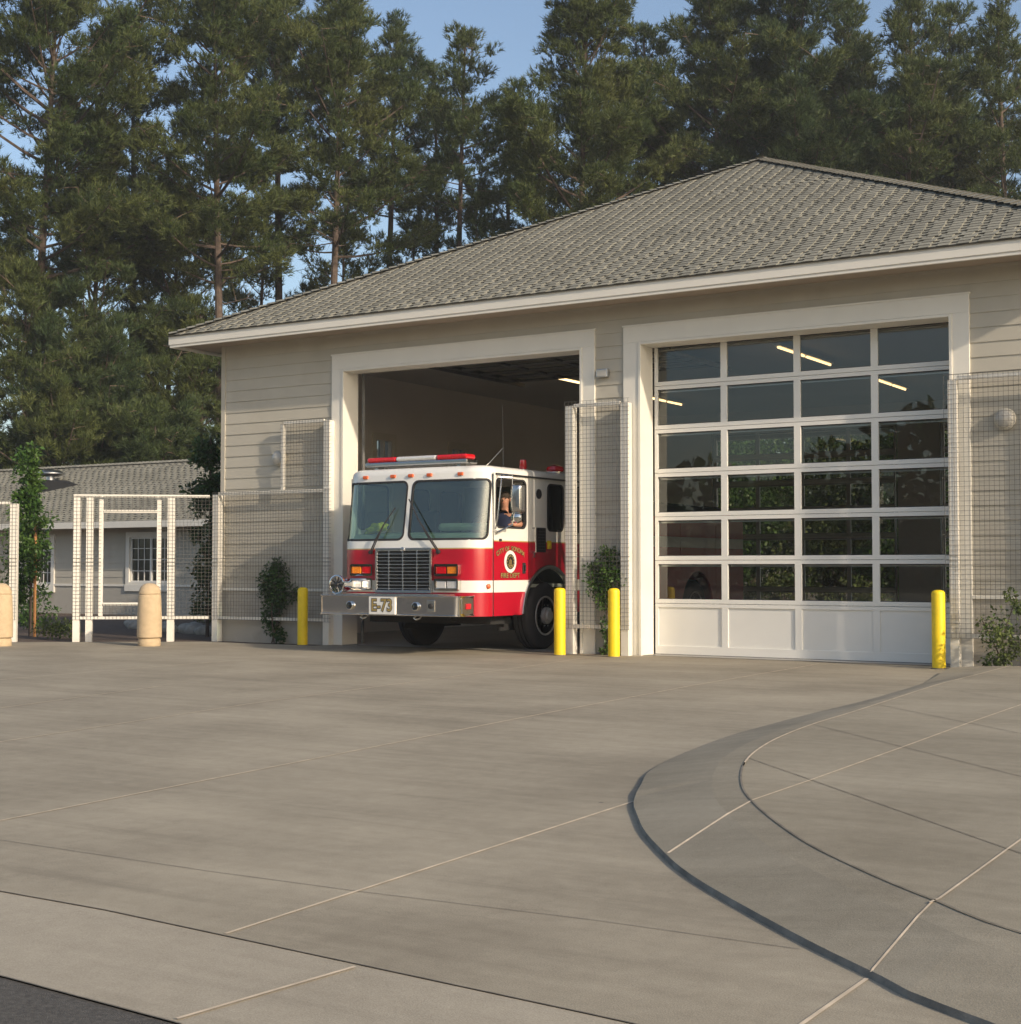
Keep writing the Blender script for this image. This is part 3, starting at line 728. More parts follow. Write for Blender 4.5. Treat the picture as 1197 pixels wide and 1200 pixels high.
shingles(wr, (WX0 - .4, y0, z0 + .004), (1, 0, 0), (0, c2, P2 * c2), (0, -P2 * c2, c2), S2, lambda s: 0, lambda s: WX1 - WX0 + .4)
caps(wr, (WX0, yr, zr + .01), (WX1, yr, zr + .01), side=.07)
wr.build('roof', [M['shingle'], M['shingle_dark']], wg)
MB().box(WX0 - .4, WX1, 8.34, 8.375, 2.29, 2.46).build('fascia', M['fascia'], wg)
MB().box(WX0, WX1, 8.375, 9.0, 2.36, 2.38).build('soffit', M['soffit'], wg)
# roof vent: dark kerb with a metal cap
vx, vy = -17.15, 10.9; vz = z0 + (vy - y0) * P2
v = MB(); v.add([(vx - .45, vy - .5, vz - .25), (vx + .35, vy - .5, vz - .25), (vx + .35, vy - .5, vz + .13), (vx - .45, vy - .5, vz + .13), (vx - .45, vy + .35, vz + .16), (vx + .35, vy + .35, vz + .16), (vx + 1.3, vy - .1, vz - .02), (vx + .35, vy + .5, vz)],
                [(0, 1, 2, 3), (3, 2, 5, 4), (1, 6, 2), (2, 6, 5), (0, 3, 4)]); vo = v.build('roof_vent', M['dark'], wg)
MB().lathe([(.12, 0), (.12, .12), (.16, .13), (.34, .16), (.40, .20), (.40, .23), (.3, .30), (.0, .34)], (vx - .02, vy, vz + .14)).build('cap', M['alu'], vo, smooth=True)

# ------------------------------------------------------------------ bollards
def yellow_bollard(x, y, h, lab):
    r = root('yellow_bollard', (x, y, 0), lab, 'bollard', 'yellow steel bollards guarding the door jambs')
    MB().lathe([(.083, -.02), (.083, h - .05), (.078, h - .025), (.062, h - .008), (.03, h), (0, h + .002)], (x, y, 0), n=28).build('post', M['yellow'], r, smooth=True)
    MB().lathe([(.098, .0), (.098, .006), (.083, .01)], (x, y, 0), n=28).build('collar', M['joint_dark'], r)
yellow_bollard(2.17, -.45, .93, 'yellow bollard in the shade left of the fire engine bumper')
yellow_bollard(7.02, -.57, .96, 'yellow bollard in front of the fire engine wheel')
yellow_bollard(7.86, -.51, .96, 'yellow bollard between the two bays before the leafy vine')
yellow_bollard(12.37, -.45, .97, 'yellow bollard at the right end of the closed glass door')
def precast(x, y, lab):
    r = root('concrete_bollard', (x, y, 0), lab, 'bollard', 'sand coloured dome topped concrete bollards')
    MB().lathe([(.172, 0), (.178, .02), (.178, .10), (.165, .125), (.195, .135)], (x, y, 0), n=36).build('foot', M['precast'], r, smooth=True)
    MB().lathe([(.195, .14), (.193, .45), (.178, .80), (.176, .805), (.166, .815), (.166, .825)], (x, y, 0), n=36).build('shaft', M['precast'], r, smooth=True)
    MB().lathe([(.166, .828), (.176, .832), (.168, .88), (.14, .945), (.09, .985), (.03, 1.0), (0, 1.001)], (x, y, 0), n=36).build('dome', M['precast'], r, smooth=True)
precast(.22, -1.89, 'sand coloured concrete bollard with a domed top before the trellis gate')
precast(-1.79, -3.16, 'sand coloured concrete bollard cut by the left edge of the picture')

# ------------------------------------------------------------------ trellises of welded wire on white posts
def wires(mb, p0, p1, z0, z1, u0=None, u1=None, r=.0020, step=.061):
    """welded mesh on the vertical plane p0-p1 between distances u0..u1"""
    p0 = Vector((*p0, 0)); p1 = Vector((*p1, 0)); d = (p1 - p0); L = d.length; d.normalize(); nn_ = Vector((d.y, -d.x, 0))
    u0 = 0 if u0 is None else u0; u1 = L if u1 is None else u1
    def bar(a, b, s1, s2):
        mb.add([a + s1 + s2, a - s1 + s2, a - s1 - s2, a + s1 - s2, b + s1 + s2, b - s1 + s2, b - s1 - s2, b + s1 - s2], [(0, 1, 5, 4), (1, 2, 6, 5), (2, 3, 7, 6), (3, 0, 4, 7)])
    k = math.ceil(u0 / step)
    while k * step <= u1 + 1e-4:
        a = p0 + d * k * step; bar(a + Vector((0, 0, z0)), a + Vector((0, 0, z1)), d * r, nn_ * r); k += 1
    zs = [z0 + i * step for i in range(int((z1 - z0) / step) + 1)] + [z1]
    if z0 < 1.3 < z1: zs += [1.27, 1.335, 1.40]
    for z in zs:
        a = p0 + d * u0 + Vector((0, 0, z)) + nn_ * 2 * r; b = p0 + d * u1 + Vector((0, 0, z)) + nn_ * 2 * r; bar(a, b, Vector((0, 0, r)), nn_ * r)
def plan(p0, p1, u, back=0.):
    p0 = Vector(p0); p1 = Vector(p1); d = (p1 - p0).normalized(); n_ = Vector((-d.y, d.x)); q = p0 + d * u + n_ * back; return (q.x, q.y), (d.x, d.y), (n_.x, n_.y)
def post(r, p0, p1, u, hw, z0, z1, name='post', hd=None, gap=.008, m='post'):
    hd = hd or hw; c, d, n_ = plan(p0, p1, u, hd + gap); return MB().obox(c, d, n_, hw, hd, z0, z1).build(name, M[m], r, bevel=.004)
def rail(r, p0, p1, u0, u1, z, h=.025, name='rail'):
    c, d, n_ = plan(p0, p1, (u0 + u1) / 2, .033); return MB().obox(c, d, n_, (u1 - u0) / 2, .022, z - h, z + h).build(name, M['post'], r, bevel=.003)
# beside the left bay, stepping down along the wall
A0, A1 = (-.04, -.21), (2.53, -.17)
t = root('trellis', (1.2, -.3, 0), 'stepped white trellis of wire mesh on the wall left of the fire engine', 'trellis', 'white wire mesh trellises')
post(t, A0, A1, .055, .062, -.01, 2.49); post(t, A0, A1, 2.45, .062, -.01, 3.64)
post(t, A0, A1, 1.52, .028, 2.53, 3.62, 'upright')
rail(t, A0, A1, .12, 2.385, 2.50); rail(t, A0, A1, 1.55, 2.385, 3.64); rail(t, A0, A1, .12, 2.385, .40)
w = MB(); wires(w, A0, A1, .37, 2.53, 0, 2.56); wires(w, A0, A1, 2.58, 3.67, 1.49, 2.56)
w.build('wire_mesh', M['wire'], t)
# free standing part with an opening
B0, B1 = (-1.84, -1.66), (-.04, -.21)
L = math.dist(B0, B1)
t = root('trellis', (-.9, -1, 0), 'white trellis with a square opening, behind the domed concrete bollard', 'trellis', 'white wire mesh trellises')
for u, hw in ((.06, .055), (.27, .055), (1.62, .06)): post(t, B0, B1, u, hw, -.01, 2.43)
post(t, B0, B1, .46, .035, .42, 2.40, 'upright', .025); post(t, B0, B1, 1.42, .035, .42, 2.40, 'upright', .025)
rail(t, B0, B1, 0, L - .05, 2.46); rail(t, B0, B1, .12, L - .05, .40); rail(t, B0, B1, .5, 1.385, 2.20, name='crossbar'); rail(t, B0, B1, .5, 1.385, .63, name='crossbar')
w = MB(); wires(w, B0, B1, .37, 2.46, 0, .47); wires(w, B0, B1, .37, .63, .49, 1.40); wires(w, B0, B1, 2.2, 2.46, .49, 1.40); wires(w, B0, B1, .37, 2.46, 1.41, L - .01)
w.build('wire_mesh', M['wire'], t)
# further left, cut by the picture edge
C0, C1 = (-4.6, -3.45), (-2.66, -2.14)
t = root('trellis', (-3.6, -2.8, 0), 'white trellis end post cut by the left picture edge, beside the slim young tree', 'trellis', 'white wire mesh trellises')
L = math.dist(C0, C1); post(t, C0, C1, L - .07, .06, -.01, 2.33); post(t, C0, C1, L - 1.3, .06, -.01, 2.33); rail(t, C0, C1, 0, L - .14, 2.34); rail(t, C0, C1, 0, L - .14, .40)
w = MB(); wires(w, C0, C1, .37, 2.37); w.build('wire_mesh', M['wire'], t)
# pier between the bays
D0, D1 = (6.89, -.20), (7.95, -.20)
t = root('trellis', (7.45, -.2, 0), 'tall narrow white trellis on the pier between the two bays', 'trellis', 'white wire mesh trellises')
post(t, D0, D1, .07, .062, -.01, 3.60); post(t, D0, D1, .97, .062, -.01, 3.60); rail(t, D0, D1, .14, .90, 3.60); rail(t, D0, D1, .14, .90, .40)
w = MB(); wires(w, D0, D1, .37, 3.66); w.build('wire_mesh', M['wire'], t)
# right of the closed bay
E0, E1 = (12.40, -.22), (15.2, -.22)
t = root('trellis', (13, -.3, 0), 'tall white trellis of wire mesh right of the closed glass door', 'trellis', 'white wire mesh trellises')
post(t, E0, E1, .10, .055, -.01, 3.60); post(t, E0, E1, 1.5, .055, -.01, 3.60); rail(t, E0, E1, .16, 2.7, 3.62); rail(t, E0, E1, .16, 2.7, .40)
w = MB(); wires(w, E0, E1, .37, 3.67); w.build('wire_mesh', M['wire'], t)
# ------------------------------------------------------------------ fire engine
XC, HW, RC, YF = 4.86, 1.28, .34, -1.32
fe = root('fire_engine', (XC, .6, 0), 'red and white fire engine nosing out of the open left bay', 'fire engine')
SF = HW - RC; SA = RC * math.pi / 2
def path(s, z, off=0.):
    a = abs(s); g = 1 if s >= 0 else -1
    if a <= SF: x = s; y = YF - .035 * math.cos(math.pi / 2 * s / SF); n_ = (0, -1)
    elif a <= SF + SA:
        th = (a - SF) / RC; x = g * (SF + RC * math.sin(th)); y = YF + RC * (1 - math.cos(th)); n_ = (g * math.sin(th), -math.cos(th))
    else: x = g * HW; y = YF + RC + (a - SF - SA); n_ = (g, 0)
    x += n_[0] * off; y += n_[1] * off
    w = min(1, max(0, (-.55 - y) / .7)); y += w * .15 * max(0, z - 1.55)
    return (XC + x, y, z), n_
pm = lambda off=0.: (lambda s, z: path(s, z, off)[0])
pin = lambda s, z: (-path(s, z)[1][0], -path(s, z)[1][1], 0)
SE = SF + SA + .015
ws = [rrect(-1.37, -.04, 1.65, 2.525, .10), rrect(.04, 1.37, 1.65, 2.525, .10)]
panel([(-SE, .55), (SE, .55), (SE, 2.62), (-SE, 2.62)], ws, pm(), .09, .03, pin).build('cab_front', M['cab_front'], fe, smooth=True)
for h, sgn in zip(ws, (-1, 1)):
    g = panel(h, [], pm(-.012), .12).build('windshield', M['glass_cab'], fe, smooth=True)
    a, b = (-1.37, -.04) if sgn < 0 else (.04, 1.37)
    panel(rrect(a - .006, b + .006, 1.644, 2.531, .105), [rrect(a + .022, b - .022, 1.674, 2.503, .085)], pm(.004), .12, .02, pin).build('gasket', M['rubber'], g, smooth=True)
# roof with a rolled edge
def outline(inset, z):
    pts = []
    for i in range(61):
        s = -3.3 - SE + (2 * (3.3 + SE)) * i / 60
        s = max(-SF - SA - 3.25, min(SF + SA + 3.25, s)); pts.append(s)
    ss = sorted(set([-SF - SA - 3.25 + k * .4 for k in range(8)] + [-SF - SA + SA * k / 8 for k in range(9)] + [-SF + 2 * SF * k / 10 for k in range(11)] + [SF + SA * k / 8 for k in range(9)] + [SF + SA + .05 + k * .4 for k in range(9)]))
    return [path(s, z, -inset)[0] for s in ss]
ro = MB(); lv = [(0, 2.62), (.004, 2.655), (.02, 2.685), (.055, 2.71), (.12, 2.725), (.4, 2.735)]
rings = [outline(a, z) for a, z in lv]; n = len(rings[0])
for r in rings: ro.v += [tuple(p) for p in r]
for k in range(len(rings) - 1):
    for i in range(n - 1): ro.f.append((k * n + i, k * n + i + 1, (k + 1) * n + i + 1, (k + 1) * n + i)); ro.mi.append(0)
ro.f.append(tuple(range((len(rings) - 1) * n, len(rings) * n))); ro.mi.append(0)
ro.build('cab_roof', M['white_paint'], fe, smooth=True)
# cab sides
AC, AR = (.6, .5), .74
def arc_pts(y0, y1, n=14):
    out = []
    for i in range(n + 1):
        y = y0 + (y1 - y0) * i / n; out.append((y, AC[1] + math.sqrt(max(0, AR * AR - (y - AC[0]) ** 2))))
    return out
yl = AC[0] - math.sqrt(AR ** 2 - .0025); yr_ = AC[0] + math.sqrt(AR ** 2 - .0025)
dw = rrect(-.885, -.06, 1.83, 2.54, .09); rw_ = rrect(.57, 1.05, 1.81, 2.52, .09); rw2 = rrect(1.35, 2.0, 1.81, 2.52, .09)
ycurve = [(y, z) for y, z in arc_pts(yl, .015, 8)]
door_o = [(-.955, .55)] + ycurve + [(.015, 2.62), (-.955, 2.62)]
mid = [(.027 + (AC[0] - .027) * (1 - math.cos(math.pi / 2 * i / 10)) if i < 10 else AC[0]) for i in range(11)]
side_o = arc_pts(.03, 1.1, 14) + [(1.1 + (yr_ - 1.1) * math.sin(math.pi / 2 * i / 8), AC[1] + math.sqrt(max(0, AR ** 2 - (1.1 + (yr_ - 1.1) * math.sin(math.pi / 2 * i / 8) - AC[0]) ** 2))) for i in range(1, 9)] + [(2.3, .55), (2.3, 2.62), (.03, 2.62)]
doors = {}
for g in (1, -1):
    X = XC + g * HW
    mf = lambda y, z, X=X: (X, y, z); inn = lambda y, z, g=g: (-g, 0, 0)
    do = panel(door_o, [dw], mf, None, .035, inn).build('driver_door' if g > 0 else 'passenger_door', M['cab_door'], fe)
    doors[g] = do
    cs = panel(side_o, [rw_, rw2], mf, None, .035, inn).build('cab_side', M['cab_door'], fe)
    fr_ = lambda h, a, b, c, d: panel(rrect(a - .012, b + .012, c - .012, d + .012, .10), [rrect(a + .014, b - .014, c + .014, d - .014, .08)], lambda y, z: (X + g * .008, y, z), None, .03, inn)
    fr_(dw, -.885, -.06, 1.83, 2.54).build('window_frame', M['rubber'], do)
    fr_(rw_, .57, 1.05, 1.81, 2.52).build('window_frame', M['rubber'], cs); fr_(rw2, 1.35, 2.0, 1.81, 2.52).build('window_frame', M['rubber'], cs)
    for h in (rw_, rw2): panel(h, [], lambda y, z: (X - g * .012, y, z)).build('window', M['glass_dark'], cs)
    if g < 0: panel(dw, [], lambda y, z: (X - g * .012, y, z)).build('window', M['glass_cab'], do)
    # chrome arch, drip rail, hinge strip, handles
    ar = []; N = 22
    a0 = math.asin(.02); 
    outp = [(AC[0] + (AR + .05) * math.cos(R_(176 - 172 * i / N)), AC[1] + (AR + .05) * math.sin(R_(176 - 172 * i / N))) for i in range(N + 1)]
    inp = [(AC[0] + (AR - .012) * math.cos(R_(176 - 172 * i / N)), AC[1] + (AR - .012) * math.sin(R_(176 - 172 * i / N))) for i in range(N, -1, -1)]
    panel(outp + inp, [], lambda y, z: (X + g * .03, y, z), None, .06, inn).build('wheel_arch', M['steel'], fe, bevel=.01)
    panel([(yl - .06, .30), (yr_ + .05, .30)] + list(reversed([(AC[0] + (AR - .02) * math.cos(R_(178 - 176 * i / N)), AC[1] + (AR - .02) * math.sin(R_(178 - 176 * i / N))) for i in range(N + 1)])), [], lambda y, z: (X - g * .42, y, z)).build('wheel_well', M['dark'], fe)
    MB().box(X - .005 if g > 0 else X - .03, X + .03 if g > 0 else X + .005, -.9, 2.3, 2.59, 2.615).build('drip_rail', M['black_gloss'], fe, bevel=.005)
    MB().box(X - .01, X + .01, -.975, -.957, .55, 2.60).build('door_strip', M['steel'], fe)
    if g > 0:
        hb = MB(); hb.tube([(X + .05, .14, 1.47), (X + .05, .14, 1.85)], .013, 10)
        for z in (1.48, 1.84): hb.tube([(X, .14, z), (X + .055, .14, z)], .016, 8)
        hb.build('grab_handle', M['steel'], fe, smooth=True)
        vg = MB().box(X, X + .02, .22, .50, 1.48, 1.85).build('intake_vent', M['rubber'], fe, bevel=.008)
        sl = MB()
        for k in range(7): sl.box(X + .02, X + .026, .25, .47, 1.515 + k * .045, 1.53 + k * .045)
        for k in range(4): sl.box(X + .02, X + .024, .27 + k * .055, .28 + k * .055, 1.51, 1.82)
        sl.build('slat', M['black_gloss'], vg)
        MB().lathe([(.075, 0), (.075, .012), (.06, .014), (.06, .008), (0, .008)], (X, .31, 2.36), (1, 0, 0), 24).build('port', M['rubber'], fe, smooth=True)
        MB().box(X, X + .05, .55, .62, 1.53, 1.66).build('marker_tag', M['yellow'], fe, bevel=.012)
        dh = MB(); dh.box(X, X + .012, -.16, -.08, 1.16, 1.32); dh.tube([(X + .03, -.12, 1.2), (X + .03, -.12, 1.29)], .012, 8); dh.build('handle', M['rubber'], do, bevel=.004)
        MB().box(X + .001, X + .012, -.80, -.74, 1.63, 1.665).build('latch', M['rubber'], do)
        MB().box(X + .0, X + .012, .16, .19, 1.40, 1.47).build('latch', M['steel'], fe)
# lettering and crest on the driver's door
XD = XC + HW
def on_door(yc, zc): return lambda x, y, d: (XD + .003 + d, yc + x, zc + y)
s_ = 'CITY OF SONOMA'; Rr = .86; zc0 = 1.525 - Rr
wds = {'I': .5, ' ': .55, 'M': 1.15, 'O': 1.05, 'N': 1.05, 'C': .95}
tot = sum(wds.get(c, .95) for c in s_); ang = -.46; da = .92 / tot
for c in s_:
    w_ = wds.get(c, .95); a = ang + da * w_ / 2; ang += da * w_
    if c == ' ': continue
    ca, sa = math.cos(a), math.sin(a)
    for (mt, off, ex, nm) in ((M['black_gloss'], .006, .001, 'letter_edge'), (M['gold'], .0015, .002, 'letter')):
        text_mesh(nm, c, .095, lambda x, y, d, ca=ca, sa=sa: (XD + .002 + max(d, 0) * 2, -.49 + (Rr + y) * sa + x * ca, zc0 + (Rr + y) * ca - x * sa), mt, doors[1], ex, off)
for (mt, off, ex, nm) in ((M['black_gloss'], .006, .001, 'letter_edge'), (M['gold'], .0015, .002, 'letter')):
    text_mesh(nm, 'FIRE DEPT', .10, lambda x, y, d: (XD + .002 + max(d, 0) * 2, -.50 + x * 1.18, 1.13 + y), mt, doors[1], ex, off)
cr = MB().lathe([(.165, 0), (.165, .003), (.158, .004), (0, .004)], (XD, -.495, 1.335), (1, 0, 0), 40).build('crest', M['white_paint'], doors[1])
c2_ = MB().lathe([(.112, .0045), (.112, .006), (0, .006)], (XD, -.495, 1.335), (1, 0, 0), 36); c2_.build('crest_disc', M['black_gloss'], doors[1])
c3 = MB()
for k in range(12):
    a = 2 * math.pi * k / 12; y, z = -.495 + .085 * math.cos(a), 1.335 + .085 * math.sin(a); c3.box(XD + .006, XD + .009, y - .012, y + .012, z - .012, z + .012)
for k in range(3): c3.box(XD + .006, XD + .009, -.53 + k * .026, -.518 + k * .026, 1.29, 1.36 + .02 * (k == 1))
c3.box(XD + .006, XD + .009, -.545, -.445, 1.272, 1.284); c3.build('crest_figure', M['gold'], doors[1])
# grille
gy = YF - .035
gr = MB(); g0, g1 = XC - .505, XC + .505
gr.box(g0, g1, gy - .05, gy - .005, .88, .92); gr.box(g0, g1, gy - .05, gy - .005, 1.49, 1.535); gr.box(g0, g0 + .035, gy - .05, gy - .005, .92, 1.49); gr.box(g1 - .035, g1, gy - .05, gy - .005, .92, 1.49)
gro = gr.build('grille', M['steel'], fe, bevel=.006)
MB().box(g0 + .03, g1 - .03, gy - .008, gy - .002, .91, 1.5).build('grille_back', M['dark'], gro)
for k in range(11):
    z = .945 + k * .0505; MB().add([(g0 + .035, gy - .045, z), (g1 - .035, gy - .045, z), (g1 - .035, gy - .012, z + .022), (g0 + .035, gy - .012, z + .022), (g0 + .035, gy - .045, z - .009), (g1 - .035, gy - .045, z - .009)], [(0, 1, 2, 3), (4, 5, 1, 0)]).build('slat', M['alu'], gro)
for k in (1, 2, 3):
    x = g0 + (g1 - g0) * k / 4; MB().box(x - .009, x + .009, gy - .052, gy - .046, .92, 1.49).build('bar', M['alu'], gro)
MB().lathe([(.03, 0), (.035, .01), (.02, .02), (0, .021)], (XC, gy - .05, 1.512), (0, -1, 0), 16).build('badge', M['steel'], gro)
# lamp clusters
for g in (-1, 1):
    for (z0, z1, kind) in ((1.125, 1.30, 'turn_signal'), (.915, 1.09, 'headlight')):
        a, b = (XC + g * .555, XC + g * .975); a, b = min(a, b), max(a, b); y1 = gy + .03; y0 = gy - .055
        bz = panel(rrect(a, b, z0, z1, .03), [rrect(a + .025, b - .025, z0 + .028, z1 - .028, .015)], lambda x, z: (x, y0, z), None, y1 - y0, lambda x, z: (0, 1, 0)).build(kind, M['chrome'], fe, smooth=False)
        MB().box(a + .02, b - .02, y0 + .045, y0 + .055, z0 + .02, z1 - .02).build('housing', M['black_gloss' if kind == 'turn_signal' else 'chrome'], bz)
        m_ = (a + b) / 2
        for q in (0, 1):
            l, r = (a + .035, m_ - .012) if q == 0 else (m_ + .012, b - .035)
            if kind == 'turn_signal':
                outer = (q == 0) == (g < 0); mt = M['lens_amber'] if outer else M['lens_red']
            else: mt = M['lens_clear']
            MB().box(l, r, y0 + .012, y0 + .044, z0 + .036, z1 - .036).build('lens', mt, bz, bevel=.008)
for s in (-.86, -.33, 0, .33, .86):
    (x, y, z), n_ = path(s, 2.60); MB().box(x - .045, x + .045, y - .03, y + .01, 2.575, 2.625).build('marker_light', M['lens_orange'], fe, bevel=.01)
(x, y, z), n_ = path(1.38, .97); MB().lathe([(.035, 0), (.035, .02), (.02, .035), (0, .038)], (x, y, .98), (n_[0], n_[1], 0), 16).build('marker_light', M['lens_orange'], fe, smooth=True)
# wipers
for x0, x1, zt_ in ((XC - .62, XC - .22, 2.13), (XC + .60, XC + .03, 2.25)):
    wm = MB(); p0 = Vector((x0, gy - .02, 1.475)); p1 = Vector((x0 + (x1 - x0) * .62, gy - .045 + .03, 1.475 + (zt_ - 1.475) * .62)); p2 = Vector((x1, gy - .03 + .09, zt_))
    pA = Vector((x0 + (x1 - x0) * .25, gy - .035, 1.475 + (zt_ - 1.475) * .25))
    wm.tube([p0, pA, p1], .011, 6); wm.tube([p0 + Vector((.03, 0, 0)), pA + Vector((.03, 0, 0)), p1], .008, 6); wm.lathe([(.03, 0), (.03, .04), (0, .045)], (x0, gy + .01, 1.475), (0, -1, 0), 12)
    wo = wm.build('wiper', M['rubber'], fe); d = (p2 - p0).normalized(); MB().tube([p1 - d * .28 + Vector((0, -.0, 0)), p1, p2], .010, 5).build('blade', M['rubber'], wo)
# bumper
def prism(mb, pts, z0, z1, mi=None):
    n = len(pts); return mb.add([(x, y, z0) for x, y in pts] + [(x, y, z1) for x, y in pts], [tuple(reversed(range(n))), tuple(range(n, 2 * n))] + [(i, (i + 1) % n, (i + 1) % n + n, i + n) for i in range(n)], mi)
BX0, BX1, BY = 3.66, 6.13, -1.88
bm_ = MB(); prism(bm_, rrect(BX0 + .012, BX1 - .012, BY + .012, -1.36, .09, 6), .585, .83)
prism(bm_, rrect(BX0, BX1, BY, -1.35, .10, 6), .83, .85); prism(bm_, rrect(BX0, BX1, BY, -1.35, .10, 6), .565, .585)
bo = bm_.build('bumper', M['chrome'], fe, smooth=True, bevel=.004)
tp = MB().box(BX0 + .35, BX1 - .35, -1.83, -1.40, .85, .868).build('tread_plate', M['steel'], bo)
pb = MB().box(4.62, 5.08, BY - .012, BY + .012, .583, .829).build('number_plate', M['white_paint'], bo)
for (mt, off, ex, nm, dy) in ((M['black_gloss'], .012, .001, 'letter_edge', .014), (M['gold'], .002, .002, 'letter', .0155)):
    text_mesh(nm, 'E-73', .245, lambda x, y, d: (4.85 + x * .86, BY - dy - max(d, 0) * 2, .704 + y), mt, bo, ex, off)
for x in (4.27, 5.44):
    fg = MB().lathe([(.058, 0), (.062, .03), (.052, .038), (.048, .02), (0, .012)], (x, BY + .012, .70), (0, -1, 0), 24).build('spot_lamp', M['chrome'], bo, smooth=True)
    MB().lathe([(.047, .02), (.03, .034), (0, .04)], (x, BY + .012, .70), (0, -1, 0), 20).build('lens', M['glass_dark'], fg, smooth=True)
bk = MB(); bk.box(5.63, 5.76, BY + .004, BY + .014, .63, .79); bk.build('recess', M['steel'], bo, bevel=.004)
MB().lathe([(.04, 0), (.036, .02), (0, .03)], (5.69, BY + .004, .71), (0, -1, 0), 18).build('horn', M['dark'], bo, smooth=True)
rm = MB().box(BX1 - .012, BX1 + .004, -1.74, -1.47, .60, .82).build('side_plate', M['steel'], bo, bevel=.003)
MB().box(BX1 + .004, BX1 + .022, -1.66, -1.54, .665, .745).build('side_marker', M['lens_red'], bo, bevel=.006)
for x in (4.45, 5.40):
    MB().tube([(x - .05, -1.75, .57), (x - .05, -1.80, .53), (x, -1.82, .515), (x + .05, -1.80, .53), (x + .05, -1.75, .57)], .014, 8).build('tow_hook', M['steel'], bo, smooth=True)
# siren and light bar
sc = (3.86, -1.66, 1.0)
sr = MB().lathe([(.05, .27), (.085, .25), (.10, .20), (.105, .10), (.125, .03), (.142, .0), (.142, -.03), (.125, -.035), (.12, -.02), (0, -.015)], sc, (0, 1, 0), 30).build('siren', M['chrome'], fe, smooth=True)
gs = MB()
for k in range(10):
    a = 2 * math.pi * k / 10; gs.tube([(sc[0] + .03 * math.cos(a), sc[1] - .024, sc[2] + .03 * math.sin(a)), (sc[0] + .115 * math.cos(a), sc[1] - .024, sc[2] + .115 * math.sin(a))], .008, 5)
gs.lathe([(.04, 0), (.03, .02), (0, .025)], (sc[0], sc[1] + -.018, sc[2]), (0, -1, 0), 16); gs.build('grille', M['black_gloss'], sr)
MB().box(3.80, 3.92, -1.62, -1.45, .85, .88).build('bracket', M['steel'], sr)
lb = MB().box(3.86, 5.72, -1.02, -.72, 2.765, 2.835).build('light_bar', M['steel'], fe, bevel=.02)
for a, b, mt in ((3.88, 4.42, 'lens_red'), (4.425, 5.155, 'lens_clear'), (5.16, 5.70, 'lens_red')):
    MB().box(a, b, -1.0, -.74, 2.837, 2.91).build('lens', M[mt], lb, bevel=.028)
MB().box(4.0, 4.06, -.95, -.8, 2.73, 2.765).build('foot', M['steel'], lb); MB().box(5.5, 5.56, -.95, -.8, 2.73, 2.765).build('foot', M['steel'], lb)
for x, y, s in ((5.88, 1.25, 1.0), (5.78, .45, .4)):
    bc = MB().lathe([(.15 * s, 0), (.15 * s, .03)], (x, y, 2.725), n=24).build('beacon', M['steel'], fe); MB().lathe([(.13 * s, .03), (.15 * s, .06), (.13 * s, .11 * (1 if s == 1 else 1.6)), (.05 * s, .14), (0, .145)], (x, y, 2.725), n=24).build('lens', M['lens_red'], bc, smooth=True)
MB().tube([(5.42, .45, 2.73), (5.415, .45, 3.2), (5.40, .45, 3.78)], [.005, .003, .0015], 6).build('antenna', M['track_grey'], fe)
MB().tube([(5.72, -.55, 2.73), (5.78, -.5, 2.80), (6.02, -.52, 3.0)], [.012, .005, .003], 6).build('antenna', M['steel'], fe)
# mirrors
for g in (1,):
    X = XC + g * HW
    mr_ = MB(); prism_pts = rrect(X + .16, X + .36, 2.03, 2.46, .05)
    mh = MB(); cxm, czm = X + .26, 2.245
    for k, (sc_, yy) in enumerate(((1., -.66), (1., -.70), (.93, -.75), (.74, -.785), (.35, -.80))):
        ringp = [(cxm + (x - cxm) * sc_, yy, czm + (z - czm) * (1 - (1 - sc_) * .55)) for x, z in prism_pts]; n_r = len(ringp); mh.v += ringp
        if k: mh.f += [((k - 1) * n_r + i, (k - 1) * n_r + (i + 1) % n_r, k * n_r + (i + 1) % n_r, k * n_r + i) for i in range(n_r)]; mh.mi += [0] * n_r
    mh.f += [tuple(range(4 * n_r, 5 * n_r)), tuple(reversed(range(n_r)))]; mh.mi += [0, 0]
    mm = mh.build('mirror', M['steel'], fe, smooth=True)
    am = MB(); am.tube([(X, -.86, 2.60), (X + .10, -.88, 2.58), (X + .06, -.93, 1.95), (X + .02, -.93, 1.80)], .010, 7); am.tube([(X, -.75, 2.60), (X + .19, -.74, 2.58), (X + .19, -.74, 1.86), (X + .02, -.90, 1.76)], .010, 7)
    am.tube([(X + .08, -.91, 2.55), (X + .19, -.74, 2.55)], .008, 6); am.tube([(X, -.92, 1.78), (X + .08, -.93, 1.76), (X + .19, -.74, 1.87)], .012, 6); am.build('arm', M['steel'], mm, smooth=True)
    MB().lathe([(.09, 0), (.085, .03), (.05, .06), (0, .065)], (X + .24, -.70, 1.97), (0, -1, 0), 20).build('spot_mirror', M['chrome'], mm, smooth=True)
